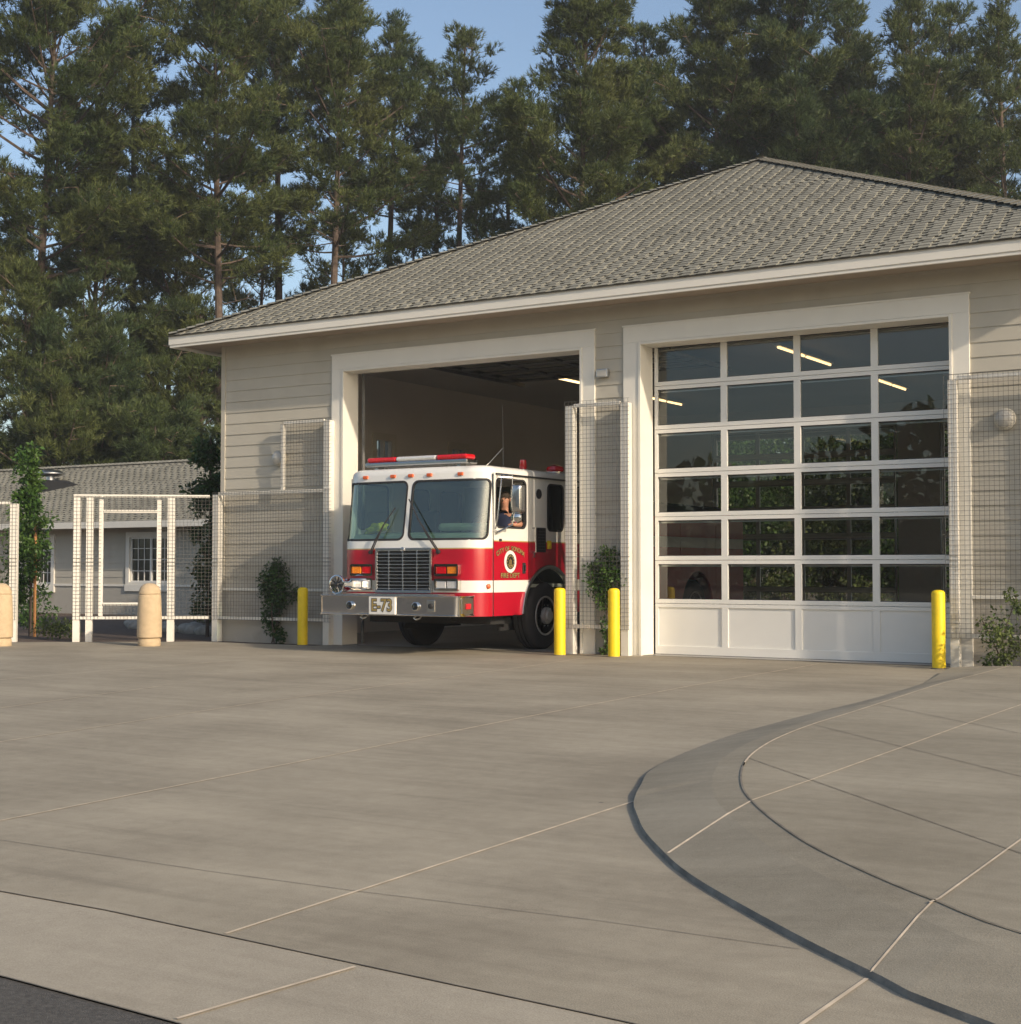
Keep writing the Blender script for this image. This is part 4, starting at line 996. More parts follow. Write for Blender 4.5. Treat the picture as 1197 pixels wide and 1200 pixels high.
# cab inside
it = MB(); it.box(XC - 1.2, XC + 1.2, -1.0, 2.25, .95, 1.0); it.box(XC - 1.2, XC + 1.2, 2.0, 2.05, 1.0, 2.6); it.build('cab_floor', M['interior_green'], fe)
db = MB(); db.add([(XC - 1.14, -1.20, 1.50), (XC + 1.14, -1.20, 1.50), (XC + 1.14, -1.08, 1.74), (XC - 1.14, -1.08, 1.74), (XC + 1.14, -.68, 1.78), (XC - 1.14, -.68, 1.78), (XC + 1.14, -.62, 1.3), (XC - 1.14, -.62, 1.3)], [(0, 1, 2, 3), (3, 2, 4, 5), (5, 4, 6, 7)]); db.build('dashboard', M['interior_green'], fe, bevel=.02)
bn = MB(); bn.box(5.15, 5.95, -.95, -.72, 1.785, 1.90); bn.build('instrument_hood', M['interior_green'], fe, bevel=.05)
eng = MB().box(XC - .45, XC + .45, -.6, 1.2, 1.0, 1.62).build('engine_cover', M['seat_dark'], fe, bevel=.05)
for x in (XC - .8, XC + .8):
    sb = MB().box(x - .26, x + .26, -.25, .25, 1.25, 1.45).build('seat', M['seat_dark'], fe, bevel=.05); MB().box(x - .25, x + .25, .26, .38, 1.46, 2.15).build('backrest', M['seat_dark'], sb, bevel=.05)
    if x > XC: 
        sw = MB(); c = Vector((x, -.50, 1.86)); u = Vector((1, 0, 0)); w_ = Vector((0, .5, .86)).normalized(); sw.tube([c + u * .22 * math.cos(2 * math.pi * k / 24) + w_ * .22 * math.sin(2 * math.pi * k / 24) for k in range(25)], .014, 7)
        for k in (0, 2.1, 4.2): sw.tube([c, c + u * .22 * math.cos(k) + w_ * .22 * math.sin(k)], .012, 6)
        sw.build('steering_wheel', M['black_gloss'], fe, smooth=True)
cm = MB().box(XC - .18, XC + .55, 1.2, 1.3, 1.62, 2.1).build('radio_console', M['interior_green'], fe, bevel=.02)
# chassis
ch = MB()
for x in (XC - .45, XC + .38): ch.box(x, x + .07, -1.4, 8.0, .55, .78)
ch.box(XC - .95, XC + .95, .52, .68, .40, .55); ch.box(XC - .5, XC + .5, -.9, 1.8, .46, .9); ch.box(XC - 1.1, XC + 1.1, -.75, -.2, .42, .56); ch.box(XC - 1.15, XC + 1.15, 1.4, 2.2, .42, .6)
ch.build('chassis', M['dark'], fe)
def wheel(x, y, g, dual=False):
    R0 = .515; w_ = .29
    tw = MB().lathe([(.30, 0), (.40, -.012), (.455, -.004), (.492, .01), (R0, .04), (R0, .10), (R0 - .012, .104), (R0 - .012, .114), (R0, .118), (R0, .17), (R0 - .012, .174), (R0 - .012, .184), (R0, .188), (R0, .25), (.49, .28), (.40, .30), (.30, .29)], (x, y, .515), (-g, 0, 0), 48).build('wheel', M['rubber'], fe, smooth=True)
    if not dual: prof = [(.302, -.0), (.30, -.012), (.275, -.008), (.262, .03), (.245, .05), (.20, .03), (.13, .0), (.125, -.05), (.085, -.06), (.08, -.09), (0, -.095)]
    else: prof = [(.302, -.0), (.30, -.012), (.275, -.008), (.262, .09), (.20, .12), (.13, .12), (.125, .05), (.085, .04), (0, .035)]
    MB().lathe(prof, (x, y, .515), (-g, 0, 0), 40).build('rim', M['rim_metal'], tw, smooth=True)
    for k in range(10):
        a = 2 * math.pi * k / 10; MB().lathe([(.014, 0), (.014, -.03), (0, -.034)], (x - g * (.018 if not dual else .12), y + .165 * math.cos(a), .515 + .165 * math.sin(a)), (-g, 0, 0), 8).build('lug_nut', M['chrome'], tw)
for g in (1, -1):
    wheel(XC + g * 1.225, .6, g); wheel(XC + g * 1.22, 6.0, g, True)
# pump panel and body
pp = MB().box(XC - 1.2, XC + 1.2, 2.42, 3.3, .55, 2.3).build('pump_panel', M['steel'], fe, bevel=.01)
for k in range(5): MB().lathe([(.07, 0), (.07, .04), (0, .045)], (XC + 1.2, 2.6 + .15 * k, 1.5), (1, 0, 0), 16).build('gauge', M['black_gloss'], pp)
bd = MB()
for g in (1, -1):
    X = XC + g * HW
    bo_ = [(3.35, .62)] + [(6.0 + .68 * math.cos(R_(170 - 160 * i / 14)), .5 + .68 * math.sin(R_(170 - 160 * i / 14))) for i in range(15)] + [(8.1, .62), (8.1, 2.14), (3.35, 2.14)]
    q = panel(bo_, [], lambda y, z: (X, y, z), None, .05, lambda y, z: (-g, 0, 0)); bd.add(q.v, q.f)
bd.box(XC - 1.2, XC + 1.2, 8.03, 8.1, .62, 2.14); bd.box(XC - 1.2, XC + 1.2, 3.35, 3.42, .62, 2.3); bd.box(XC - 1.2, XC + 1.2, 3.42, 8.03, 2.0, 2.05)
bd.build('body', M['body_red'], fe)
for g in (1, -1):
    X = XC + g * (HW + .006)
    for a, b, c, d in ((3.42, 4.3, .70, 2.05), (4.36, 5.2, .70, 2.05), (5.25, 6.75, 1.22, 2.05), (6.8, 8.02, .70, 2.05)):
        dr = panel([(a, c), (b, c), (b, d), (a, d)], [], lambda y, z: (X, y, z), None, .008, lambda y, z: (-g, 0, 0)).build('locker_door', M['body_red'], fe)
        MB().box(X - .01, X + .01, (a + b) / 2 - .06, (a + b) / 2 + .06, 1.40, 1.44).build('handle', M['steel'], dr)
hb = MB(); hb.box(XC - 1.0, XC + 1.0, 3.45, 7.9, 2.06, 2.42); hb.build('hose_bed', M['seat_dark'], fe, bevel=.04)
bc = MB().lathe([(.10, 0), (.10, .03)], (XC + 1.05, 7.8, 2.14), n=20).build('beacon', M['steel'], fe); MB().lathe([(.09, .03), (.10, .06), (.085, .18), (.03, .21), (0, .212)], (XC + 1.05, 7.8, 2.14), n=20).build('lens', M['lens_red'], bc, smooth=True)
# folded jacket on the dashboard
jk = bmesh.new(); bmesh.ops.create_icosphere(jk, subdivisions=4, radius=1)
from mathutils import noise
for v in jk.verts:
    p = v.co.copy(); k = 1 + .35 * noise.noise(p * 2.2) + .12 * noise.noise(p * 6)
    v.co = Vector((p.x * .19 * k, p.y * .12 * k, max(-.045, p.z * .085 * k)))
    v.co.rotate(Matrix.Rotation(R_(-14), 3, 'Y'))
me = bpy.data.meshes.new('folded_jacket'); jk.to_mesh(me); me.materials.append(M['jacket']); me.polygons.foreach_set('use_smooth', [True] * len(me.polygons))
jo = link_mesh('folded_jacket', me, None, (4.02, -.93, 1.83)); tag(jo, 'folded yellow jacket lying on the dashboard behind the left windscreen', 'jacket')

# ------------------------------------------------------------------ the driver
def skin_obj(name, verts, edges, material, parent, root_i=0, sub=2):
    off = base_of(parent)
    me = bpy.data.meshes.new(name); me.from_pydata([Vector(v[:3]) - off for v in verts], edges, []); me.materials.append(material)
    o = link_mesh(name, me, parent); md = o.modifiers.new('skin', 'SKIN'); md.use_smooth_shade = True
    if not me.skin_vertices: me.attributes  # layer is created by the modifier
    sv = me.skin_vertices[0].data if me.skin_vertices else None
    if sv is None:
        bm = bmesh.new(); bm.from_mesh(me); bm.verts.layers.skin.verify(); bm.to_mesh(me); bm.free(); sv = me.skin_vertices[0].data
    for i, v in enumerate(verts): sv[i].radius = (v[3], v[4] if len(v) > 4 else v[3]); sv[i].use_root = (i == root_i)
    ss = o.modifiers.new('sub', 'SUBSURF'); ss.levels = sub; ss.render_levels = sub
    return o
dr = root('person', (5.72, .02, 1.45), 'driver in a navy shirt leaning one arm on the open cab window', 'person')
V = [(5.70, .02, 1.52, .15, .17), (5.70, .06, 1.75, .13, .16), (5.71, .06, 1.95, .13, .18), (5.72, .03, 2.07, .06, .07), (5.735, .0, 2.14, .055, .055), (5.745, -.03, 2.215, .066, .075), (5.75, -.04, 2.285, .082, .094), (5.75, -.03, 2.345, .055, .06),
     (5.90, .05, 2.0, .065), (6.02, -.02, 1.90, .05), (6.09, -.16, 1.885, .045), (6.13, -.32, 1.88, .034), (6.12, -.42, 1.88, .03),
     (5.52, .05, 2.0, .065), (5.45, -.12, 1.80, .05), (5.52, -.38, 1.86, .036), (5.56, -.46, 1.90, .03),
     (5.80, -.25, 1.52, .08), (5.82, -.48, 1.46, .06), (5.58, -.25, 1.52, .08), (5.56, -.48, 1.46, .06), (5.82, -.50, 1.12, .045), (5.56, -.50, 1.12, .045)]
E_ = [(0, 1), (1, 2), (2, 3), (3, 4), (4, 5), (5, 6), (6, 7), (2, 8), (8, 9), (9, 10), (10, 11), (11, 12), (2, 13), (13, 14), (14, 15), (15, 16), (0, 17), (17, 18), (18, 21), (0, 19), (19, 20), (20, 22)]
# fingers of the resting hand and the hand on the wheel
for (b, base, d) in ((12, (6.12, -.44, 1.885), (.1, -1, -.15)), (16, (5.57, -.48, 1.91), (.2, -.7, .3))):
    for k in range(4):
        o_ = (k - 1.5) * .016; p = Vector(base) + Vector((o_, 0, 0)); dv = Vector(d).normalized(); ln = (.055, .066, .062, .048)[k]
        i0 = len(V); V.append((*p, .0085)); V.append((*(p + dv * ln * .55), .0078)); V.append((*(p + dv * ln * .85 + Vector((0, 0, -.022))), .0068)); E_ += [(b, i0), (i0, i0 + 1), (i0 + 1, i0 + 2)]
    i0 = len(V); p = Vector(base) + Vector((-.03, .02, 0)); V.append((*p, .010)); V.append((*(p + Vector((-.018, -.035, -.008))), .0085)); E_ += [(b, i0), (i0, i0 + 1)]
skin_obj('body', V, E_, M['skin'], dr, 0, 2)
sh = [(5.70, .02, 1.50, .16, .18), (5.70, .06, 1.75, .14, .17), (5.71, .06, 1.95, .142, .19), (5.725, .03, 2.095, .072, .08), (5.90, .05, 2.0, .082), (6.0, .0, 1.92, .07), (5.52, .05, 2.0, .082), (5.47, -.06, 1.86, .07), (5.80, -.25, 1.52, .092), (5.82, -.48, 1.46, .072), (5.58, -.25, 1.52, .092), (5.56, -.48, 1.46, .072), (5.82, -.50, 1.1, .058), (5.56, -.50, 1.1, .058)]
skin_obj('shirt', sh, [(0, 1), (1, 2), (2, 3), (2, 4), (4, 5), (2, 6), (6, 7), (0, 8), (8, 9), (0, 10), (10, 11), (9, 12), (11, 13)], M['navy'], dr, 0, 2)
fc = Vector((5.748, -.04, 2.27)); fd = Vector((.45, -.89, 0)).normalized(); fs = Vector((.89, .45, 0))
def blob(name, c, r, m, squash=(1, 1, 1), cut=None):
    bm = bmesh.new(); bmesh.ops.create_uvsphere(bm, u_segments=20, v_segments=14, radius=1)
    for v in bm.verts: v.co = Vector((v.co.x * r * squash[0], v.co.y * r * squash[1], v.co.z * r * squash[2]))
    me = bpy.data.meshes.new(name); bm.to_mesh(me); bm.free(); me.materials.append(m); me.polygons.foreach_set('use_smooth', [True] * len(me.polygons))
    me.transform(Matrix.Translation(Vector(c) - base_of(dr)) @ Matrix.Rotation(math.atan2(fd.x, -fd.y), 4, 'Z')); return link_mesh(name, me, dr)
blob('hair', fc - fd * .022 + Vector((0, 0, .052)), .098, M['hair'], (.93, 1.02, .88))
blob('nose', fc + fd * .098 + Vector((0, 0, -.01)), .016, M['skin'], (.8, 1.1, 1.3))
blob('mouth', fc + fd * .090 + Vector((0, 0, -.052)), .018, mat('lips', (.35, .12, .09), .5), (1.2, .4, .35))
for sg in (-1, 1):
    blob('eye', fc + fd * .087 + fs * .032 * sg + Vector((0, 0, .018)), .011, M['hair'], (1.3, .5, .7))
    blob('ear', fc - fd * .0 + fs * .088 * sg + Vector((0, 0, .0)), .024, M['skin'], (.4, .8, 1.3))

# ------------------------------------------------------------------ leafy plants
def plant(name, loc, label, cat, blobs, leaf, size, stems, seed, m='leaf', group=None, grav=.2, sr=.012, width=.55):
    r = root(name, loc, label, cat, group)
    leafy('foliage', blobs, size, M[m], r, seed, grav, width)
    if stems:
        mb = MB()
        for s in stems: mb.tube([s[0], s[1], s[2]] if len(s) == 3 else s, [sr * (1 - .5 * i / (len(s) - 1)) for i in range(len(s))], 6)
        mb.build('stem', M['bark'], r)
    return r
plant('climbing_vine', (1.37, -.22, 0), 'dense green vine climbing the trellis mesh left of the fire engine', 'vine', [(1.32, -.14, .95, .32, .13, .42, 1500), (1.30, -.13, .45, .22, .12, .38, 800), (1.58, -.14, .78, .22, .08, .16, 250), (1.35, -.14, 1.25, .15, .08, .14, 250), (1.33, -.14, .12, .2, .12, .13, 250)], 0, .055, [((1.35, -.2, 0), (1.3, -.22, .6), (1.36, -.13, 1.2)), ((1.3, -.2, 0), (1.4, -.13, .5), (1.5, -.14, .9))], 3, 'leaf_dark', 'vines on the trellises')
plant('climbing_vine', (7.5, -.12, 0), 'green vine growing up behind the narrow trellis between the bays', 'vine', [(7.50, -.13, 1.15, .30, .10, .36, 1300), (7.55, -.13, .75, .12, .08, .35, 420), (7.28, -.13, 1.30, .12, .05, .12, 120), (7.62, -.13, 1.5, .1, .06, .14, 120), (7.55, -.15, .25, .08, .07, .28, 250), (7.5, -.12, .06, .14, .1, .06, 120)], 0, .055, [((7.55, -.12, 0), (7.56, -.16, .6), (7.45, -.13, 1.3)), ((7.5, -.12, 0), (7.6, -.13, .7), (7.65, -.13, 1.4))], 4, 'leaf', 'vines on the trellises')
plant('shrub', (13.15, -.2, 0), 'loose leafy shrub at the foot of the right trellis', 'shrub', [(13.25, -.55, .45, .28, .25, .35, 600), (13.0, -.25, .55, .25, .12, .12, 130), (13.3, -.4, .8, .12, .12, .22, 160), (13.1, -.6, .12, .25, .18, .10, 260), (13.9, -.5, .4, .5, .25, .4, 700)], 0, .05, [((13.2, -.5, 0), (13.15, -.5, .4), (13.3, -.4, .9)), ((13.2, -.5, 0), (13.0, -.35, .35), (12.85, -.25, .6))], 5, 'leaf_bush')
# young tree between the trellises
OX, OY = -.66, -.72
T_ = lambda l: [(x + OX, y + OY, *r) for x, y, *r in l]
plant('young_tree', (-3.6 + OX, .2 + OY, -.01), 'slim young leafy tree tied to a stake beside the left trellis post', 'tree', T_([(-3.62, .15, 3.1, .22, .22, .45, 650), (-3.66, .15, 2.6, .28, .26, .45, 900), (-3.6, .15, 2.05, .36, .34, .42, 1000), (-3.45, .1, 1.5, .36, .34, .4, 800), (-3.8, .15, 1.5, .34, .34, .5, 800), (-3.7, .1, .9, .42, .34, .42, 800), (-3.15, .0, 1.25, .2, .2, .16, 180), (-3.15, .0, 2.0, .2, .2, .16, 160)]), 0, .085,
      [T_(k) for k in ([(-3.6, .2, -.02), (-3.58, .2, 1.2), (-3.66, .2, 3.2)], [(-3.6, .2, 1.0), (-3.4, .1, 1.3), (-3.1, .0, 1.4)], [(-3.6, .2, 1.6), (-3.35, .1, 1.9), (-3.1, .0, 2.05)])], 6, 'leaf', sr=.03)
st_ = MB(); st_.tube([(-4.02, -.62, -.02), (-4.02, -.62, 2.05)], .028, 8); tag(st_.build('tree_stake', mat('stake', (.42, .20, .07), .8, var=.2), loc=(-4.02, -.62, 0)), 'orange wooden stake holding the slim young tree', 'stake')
plant('dark_tree', (-1.3, 1.0, -.01), 'dark leafy tree standing behind the left corner of the station', 'tree', [(-1.28, 1.0, 3.4, .26, .3, .36, 800), (-1.22, 1.0, 2.9, .30, .3, .36, 900), (-1.30, 1.0, 2.4, .30, .3, .36, 900), (-1.2, 1.0, 1.8, .26, .3, .4, 700), (-1.25, 1.0, 1.2, .24, .3, .4, 600), (-1.62, .95, 1.9, .18, .2, .10, 150), (-1.66, 1.0, 2.7, .2, .2, .14, 200), (-1.3, 1.0, .55, .25, .3, .4, 500)], 0, .085,
      [((-1.3, 1.0, -.02), (-1.25, 1.0, 1.6), (-1.25, 1.0, 3.6)), ((-1.27, 1.0, 1.3), (-1.5, .98, 1.75), (-1.7, .95, 1.95))], 7, 'leaf_dark', sr=.035)
bl = [(-6.2, 1.2, .35, .6, .4, .32, 'green spreading shrub in the bed left of the slim young tree', 'leaf'), (-3.1, -1.0, .18, .42, .3, .18, 'low grey green shrub at the foot of the slim young tree', 'leaf_bush'), (-4.9, 5.6, .3, .34, .3, .28, 'orange flowering plant below the small wing window', 'leaf_gold'),
      (-4.2, 5.4, .3, .42, .3, .28, 'round green shrub right of the orange flowering plant', 'leaf'), (-5.9, 5.8, .2, .35, .3, .22, 'low bright green plant left of the orange flowering plant', 'leaf_bush'), (-.7, 1.2, .42, .3, .3, .42, 'dark shrub behind the middle trellis posts', 'leaf_dark'), (-1.7, 2.6, .5, .35, .35, .5, 'upright dark shrub under the wide wing window', 'leaf_dark'),
      (-.35, .6, .3, .26, .25, .3, 'reddish brown dry shrub near the station corner', 'leaf_gold'), (-2.4, 3.0, .25, .4, .4, .25, 'low shrub in the bed behind the domed bollard', 'leaf_bush')]
for i, (x, y, z, rx, ry, rz, lab, lm) in enumerate(bl):
    plant('shrub', (x, y, -.01), lab, 'shrub', [(x, y, z, rx, ry, rz, 700)], 0, .07, [((x, y, -.02), (x + .03, y, z), (x - .05, y, z + rz * .6))], 20 + i, lm, width=.3 if lm != 'leaf' else .5)
# rocks edging the bed
rng = random.Random(5)
for i in range(15):
    x = -5.6 + i * .42 + rng.uniform(-.1, .1); y = 3.3 - .18 * i + rng.uniform(-.15, .15)
    bm = bmesh.new(); bmesh.ops.create_icosphere(bm, subdivisions=3, radius=1); sx, sy, sz = rng.uniform(.16, .30), rng.uniform(.14, .24), rng.uniform(.10, .17); o3 = Vector((i * 3.1, 0, 0))
    for v in bm.verts:
        k = 1 + .3 * noise.noise(v.co * 1.3 + o3) + .1 * noise.noise(v.co * 4 + o3); v.co = Vector((v.co.x * sx * k, v.co.y * sy * k, v.co.z * sz * k))
    me = bpy.data.meshes.new('rock'); bm.to_mesh(me); me.materials.append(M['rock']); me.polygons.foreach_set('use_smooth', [True] * len(me.polygons))
    tag(link_mesh('rock', me, None, (x, y, .03)), 'grey rounded rock edging the planting bed before the low wing', 'rock', 'rocks edging the planting bed')

# ------------------------------------------------------------------ pines
def pine(loc, H, cb, R, lean, seed, label, dens=1., nm='needles', bare=10, cone=1., lean2=0.):
    """loc base, H height, cb crown base height, R crown radius; tapered trunk, limbs, needle tufts"""
    rng = np.random.default_rng(seed); r = root('pine_tree', loc, label, 'tree', 'tall pines behind the station')
    base = np.array(loc); T = MB(); tr = .0085 * H + .02
    ph = rng.random(3) * 6
    def axis(h):
        t = h / H; return base + np.array([lean * t * H * .1 + .25 * math.sin(ph[0] + 3 * t), lean2 * t * H * .1 + .2 * math.sin(ph[1] + 2.5 * t), h])
    hs = np.linspace(-.3, H * .985, 12); T.tube([axis(h) for h in hs], [tr * (1 - .9 * max(h, 0) / H) ** .9 + .01 for h in hs], 9)
    P, D = [], []; tw = MB()
    nl = int((H - cb) * 4.4 * (.6 + .4 * R / 2.5)); ga = rng.random() * 6
    for i in range(nl):
        t = (i + rng.random()) / nl; h = cb + (H - cb) * t; az = ga + i * 2.39996 + rng.normal() * .35
        prof = (1 - t) ** .62 * (.62 + .38 * min(1, t * 3.5)) * (1 - .25 * (1 - cone) * t)
        L = R * max(.13, prof * (1 + .30 * math.sin(4.2 * t * 3 + ph[2]))) * rng.uniform(.5, 1.35)
        el = R_(8 + 50 * t + rng.normal() * 9); d = np.array([math.cos(az) * math.cos(el), math.sin(az) * math.cos(el), math.sin(el)])
        a = axis(h); pts = []; 
        for k in range(6):
            q = k / 5; pts.append(a + d * L * q + np.array([0, 0, L * (.30 * q * q - .10 * q)]))
        T.tube(pts, [max(.012, .011 * L + .014) * (1 - .75 * k / 5) for k in range(6)], 5, cap=False)
        nc = max(2, int(L * 3.5 * dens))
        for c in range(nc):
            q = 1 - (c / nc) ** 1.25 * .62; k = min(4, int(q * 5)); f = q * 5 - k; pc = pts[k] * (1 - f) + pts[min(5, k + 1)] * f
            off = rng.normal(size=3) * np.array([.30, .30, .10]) * (.45 + .22 * L) ; pc2 = pc + off
            if c % 2 == 0: tw.tube([pc, (pc + pc2) / 2 + np.array([0, 0, .02]), pc2], [.014, .010, .006], 4, cap=False)
            m_ = int(25 * dens * rng.uniform(.7, 1.3)); rad = rng.uniform(.34, .62)
            u = unit(rng.normal(size=(m_, 3))); pts_ = pc2 + u * (rng.random((m_, 1)) ** .5) * np.array([rad, rad, rad * .55])
            dd = u * .8 + d * .5 + np.array([0, 0, .75]) + rng.normal(size=(m_, 3)) * .25; P.append(pts_); D.append(unit(dd))
    P = np.concatenate(P); D = np.concatenate(D); nb = 11
    Pn = np.repeat(P, nb, 0); Dn = np.repeat(D, nb, 0); k = len(Pn)
    Pn = Pn + Dn * (rng.random((k, 1)) * .20 - .08); dn = unit(Dn + unit(rng.normal(size=(k, 3))) * .75)
    ln = rng.uniform(.15, .27, (k, 1)); W = unit(np.cross(dn, rng.normal(size=(k, 3)))) * .016
    tri = np.stack([Pn - W, Pn + W, Pn + dn * ln + W * .25], 1)
    # bare lower limbs
    for i in range(bare):
        h = cb * rng.uniform(.35, 1.15); az = rng.random() * 6.28; L = rng.uniform(.5, 1.) * R * .6; el = R_(rng.uniform(-15, 35)); d = np.array([math.cos(az) * math.cos(el), math.sin(az) * math.cos(el), math.sin(el)]); a = axis(h)
        p = [a, a + d * L * .5 + rng.normal(size=3) * .06, a + d * L + rng.normal(size=3) * .14]; tw.tube(p, [.03, .018, .006], 4, cap=False)
        for j in range(4):
            s = p[1] + (p[2] - p[1]) * rng.random(); e_ = s + (d + rng.normal(size=3) * .7) * L * .3; tw.tube([s, (s + e_) / 2, e_], [.010, .007, .003], 3, cap=False)
    T.add(tw.v, tw.f, 1); T.build('trunk', [M['bark'], M['twig']], r); np_mesh('crown', tri, M[nm], r)
    return r
PINES = [
    (-26.9, 18.4, 24.8, 12.0, 5.39, 0.35, 0, 1.0, 'very tall pine with a forked lower trunk at the left edge'),
    (-27.7, 23.9, 23.5, 13.0, 2.91, 0, 1, 0.9, 'narrow pointed pine right of the tall pine at the left edge'),
    (-21.7, 22.9, 24.1, 12.0, 4.6, -0.1, 0, 1.0, 'broad tall pine rising left of the roof corner'),
    (-24.0, 28.5, 26.9, 17.0, 3.59, 0.2, 1, 1.0, 'tall dense pine standing just right of the broad pine'),
    (-19.2, 26.8, 24.3, 13.6, 4.22, -0.05, 0, 1.0, 'rounded tall pine above the left end of the roof slope'),
    (-21.1, 32.7, 25.3, 16.7, 2.87, 0.1, 1, 1.0, 'pine with a blunt top at the right end of the left group'),
    (-20.8, 35.3, 23.8, 16.1, 2.09, 0.1, 1, 0.9, 'small pine crown between the left group and the twin topped pine'),
    (-16.0, 31.2, 23.2, 15.8, 2.58, 0, 0, 0.95, 'twin topped pine standing against open sky'),
    (-18.0, 37.0, 22.6, 16.8, 2.09, 0.2, 1, 0.9, 'low pine left of the gap above the roof slope'),
    (-9.8, 30.4, 24.1, 12.2, 4.29, 0, 0, 1.1, 'big tall pine with stepped limbs over the middle of the roof'),
    (-11.0, 39.0, 25.0, 18.6, 2.75, -0.3, 1, 0.9, 'leaning thin pine left of the roof peak'),
    (-6.9, 36.9, 25.4, 14.4, 4.59, -0.15, 0, 1.1, 'massive pine directly left above the roof peak'),
    (-3.8, 36.5, 25.1, 13.6, 3.9, 0.1, 1, 1.1, 'dense tall pine directly above the roof peak'),
    (-3.1, 41.6, 25.5, 13.7, 3.47, 0, 0, 1.0, 'dark pine right of the roof peak'),
    (-0.0, 38.8, 24.3, 12.2, 3.36, 0.1, 0, 1.0, 'pine with a ragged top over the right roof slope'),
    (0.6, 44.0, 25.1, 13.0, 3.18, -0.1, 1, 0.9, 'thin foliaged pine near the right picture edge'),
    (3.4, 41.0, 23.9, 12.2, 3.14, 0, 0, 1.0, 'pine cut by the right picture edge'),
    (-26.6, 17.4, 11.8, 3.6, 4.03, 0.1, 0, 1.1, 'short bushy pine in the lower left corner of the wood'),
    (-27.0, 20.8, 18.4, 3.4, 4.47, 0.2, 1, 1.0, 'middle height pine in front of the very tall one'),
    (-25.2, 23.1, 16.5, 2.8, 4.33, 0.5, 0, 1.0, 'pine with a bent pale trunk left of the roof corner'),
    (-22.4, 22.4, 11.2, 3.0, 3.24, -0.2, 0, 1.1, 'bushy young pine touching the roof corner'),
    (-23.9, 19.1, 9.8, 2.7, 3.83, 0, 1, 1.0, 'low spreading pine above the ridge of the wing'),
    (-24.0, 16.7, 7.2, 2.6, 3.4, 0, 0, 1.0, 'squat pine just behind the wing roof'),
    (-21.0, 18.6, 6.9, 2.6, 3.2, 0, 1, 1.0, 'squat dark pine behind the right part of the wing roof'),
    (-24.6, 28.2, 16.8, 10.1, 3.18, 0, 0, 0.8, 'lower pine between the tall trunks'),
    (-20.3, 28.5, 15.4, 9.8, 2.58, 0, 0, 0.8, 'yellow green low pine over the left roof slope'),
    (-19.1, 31.6, 16.1, 10.1, 2.55, 0, 1, 0.8, 'low pine under the gap in the middle of the wood'),
    (-15.5, 31.5, 16.1, 10.5, 2.8, 0, 1, 0.8, 'low dark pine beside the roof slope under the twin topped pine'),
    (-15.4, 36.3, 19.0, 11.1, 3.47, 0, 1, 0.9, 'dark pine behind the stepped big pine'),
    (-11.2, 36.5, 19.9, 11.6, 3.18, 0, 0, 0.9, 'spreading pine low behind the roof left of its peak'),
    (-5.3, 45.0, 22.2, 13.4, 5.54, 0, 1, 1.0, 'dark background pine behind the roof peak'),
    (-1.2, 47.5, 21.9, 13.4, 5.54, 0, 0, 1.0, 'background pine low over the right roof slope'),
    (-9.2, 44.9, 24.1, 14.5, 5.08, 0, 1, 1.0, 'background pine filling the gap left of the roof peak'),
    (-20.0, 21.6, 7.1, 2.0, 2.52, 0, 0, 1.0, 'low pine hidden behind the station corner'),
]

for i, (x, y, h, cb, R, ln, m_, dn, lab) in enumerate(PINES):
    pine((x, y, -.05), h, cb, R, ln, 100 + i, lab, dn, ('needles', 'needles_deep')[m_], 10 if h > 12 else 5, 1. if h > 12 else .8)

# yard behind the station, seen through the glass doors
plant('yard_tree', (-.5, 22, 0), 'broad leafy tree seen through the glass door at the back of the bay', 'tree', [(-.3, 22, 4.2, 2.4, 1.6, 2.6, 13000), (-1.2, 21.5, 1.6, 1.8, 1.2, 1.2, 9000)], 0, .13, [((-.5, 22, 0), (-.4, 22, 2), (-.2, 22, 4.4))], 41, 'leaf', 'trees in the yard behind the station', sr=.12)
plant('yard_tree', (3.4, 23.5, 0), 'olive leafy tree in the middle of the glass door view', 'tree', [(3.3, 23.5, 4.6, 2.5, 1.6, 2.8, 13000), (2.6, 23, 1.6, 2.0, 1.2, 1.2, 9000)], 0, .13, [((3.4, 23.5, 0), (3.3, 23.5, 2), (3.2, 23.5, 4.6))], 42, 'leaf_bush', 'trees in the yard behind the station', sr=.12)
plant('yard_tree', (6.6, 23, 0), 'dark leafy tree at the right of the glass door view', 'tree', [(6.6, 23, 4.2, 2.2, 1.6, 2.6, 13000), (5.6, 22, 1.4, 1.5, 1.2, 1.0, 8000)], 0, .13, [((6.6, 23, 0), (6.5, 23, 2), (6.4, 23, 4.4))], 43, 'leaf', 'trees in the yard behind the station', sr=.12)
plant('yard_shrub', (2.9, 18.5, 0), 'bright green shrub low behind the back door glass', 'shrub', [(2.9, 18.5, .6, .8, .6, .6, 900), (4.6, 19, .5, .9, .5, .5, 900), (1.3, 19.2, .5, .8, .5, .5, 700)], 0, .12, [((2.9, 18.5, 0), (2.9, 18.5, .5), (3., 18.5, .9))], 44, 'leaf_bush', sr=.03)

plant('hedge', (3, 27, 0), 'tall dense green hedge far behind the back door glass', 'hedge', [(-3, 27, 3.4, 3.6, 1.4, 3.4, 14000), (3, 27.5, 3.6, 3.8, 1.4, 3.6, 14000), (8.5, 27, 3.4, 3.4, 1.4, 3.4, 9000)], 0, .20, [((-3, 27, 0), (-3, 27, 3), (-3, 27, 5.5)), ((3, 27.5, 0), (3, 27.5, 3), (3, 27.5, 5.5)), ((8.5, 27, 0), (8.5, 27, 3), (8.5, 27, 5.5))], 45, 'leaf', sr=.08)

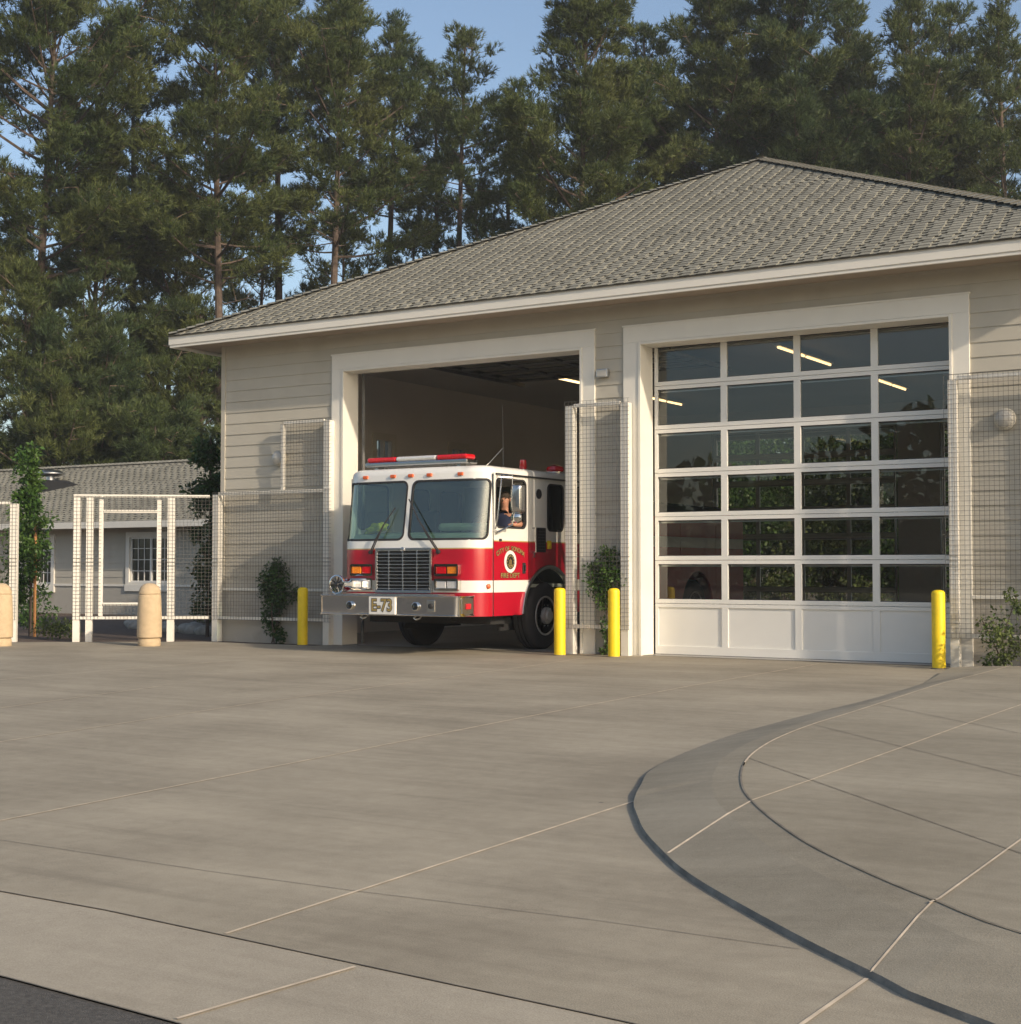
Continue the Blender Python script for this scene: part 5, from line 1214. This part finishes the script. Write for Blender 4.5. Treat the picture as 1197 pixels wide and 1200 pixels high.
# wood and low hill across the road, behind the camera: what the panes and chrome reflect
rng = np.random.default_rng(9); out = []
for i in range(70):
    x = -75 + i * 1.9 + rng.normal() * 1.5; y = -66 + rng.normal() * 5; h = rng.uniform(5, 10.5) + 3 * math.sin(i * .37); rr = rng.uniform(2.6, 4.2)
    p, d = cloud(rng, (x, y, h * .5), (rr, rr * .8, h * .52), 420, .5); out.append(leaf_quads(rng, p, d + rng.normal(size=d.shape) * .5, .95, .7))
V_ = np.concatenate(out); V_[:, :, 2] = np.maximum(V_[:, :, 2], 0)
tag(np_mesh('far_wood', V_, M['leaf_dark']), kind='stuff')

hz = MB().box(-95, 95, -85, 75, -1.04, 34); m, nt, b = new_mat('haze_air'); nt.nodes.remove(b)
pv_ = nt.nodes.new('ShaderNodeVolumePrincipled'); pv_.inputs['Color'].default_value = (.86, .88, .90, 1); pv_.inputs['Density'].default_value = .0008; pv_.inputs['Anisotropy'].default_value = .2
nt.links.new(pv_.outputs[0], nt.nodes['Material Output'].inputs['Volume'])
tag(hz.build('haze', m), kind='stuff')

# ------------------------------------------------------------------ light, sky, camera
AZ, EL = 105.0, 24.0
sv = Vector((math.sin(R_(AZ)) * math.cos(R_(EL)), math.cos(R_(AZ)) * math.cos(R_(EL)), math.sin(R_(EL))))
sl = bpy.data.lights.new('sun', 'SUN'); sl.energy = 3.0; sl.angle = R_(1.0); sl.color = (1, .84, .66)
so_ = bpy.data.objects.new('sun', sl); COL.objects.link(so_); so_.rotation_euler = sv.to_track_quat('Z', 'Y').to_euler(); so_.location = (40, -30, 30)
w = bpy.data.worlds.new('World'); scene.world = w; w.use_nodes = True; nt = w.node_tree
sky = nt.nodes.new('ShaderNodeTexSky'); sky.sky_type = 'NISHITA'; sky.sun_disc = False; sky.sun_elevation = R_(EL); sky.sun_rotation = R_(AZ)
sky.air_density = 1.0; sky.dust_density = 2.2; sky.ozone_density = 1.0
bg = nt.nodes['Background']; nt.links.new(sky.outputs[0], bg.inputs[0]); bg.inputs[1].default_value = .13
cam = bpy.data.cameras.new('camera'); co = bpy.data.objects.new('camera', cam); COL.objects.link(co); scene.camera = co
cam.sensor_fit = 'HORIZONTAL'; cam.sensor_width = 36; cam.lens = 1714 / 1197 * 36; cam.clip_end = 3000; cam.clip_start = .1
co.location = (17.52, -18.63, 1.25); co.rotation_euler = (math.pi / 2 + math.atan(65 / 1714), 0, R_(32.1))
cy = scene.cycles; cy.max_bounces = 12; cy.transparent_max_bounces = 16; cy.use_denoising = True; cy.diffuse_bounces = 4
scene.view_settings.view_transform = 'Standard'; scene.view_settings.look = 'None'; scene.view_settings.exposure = .45; scene.view_settings.gamma = 1
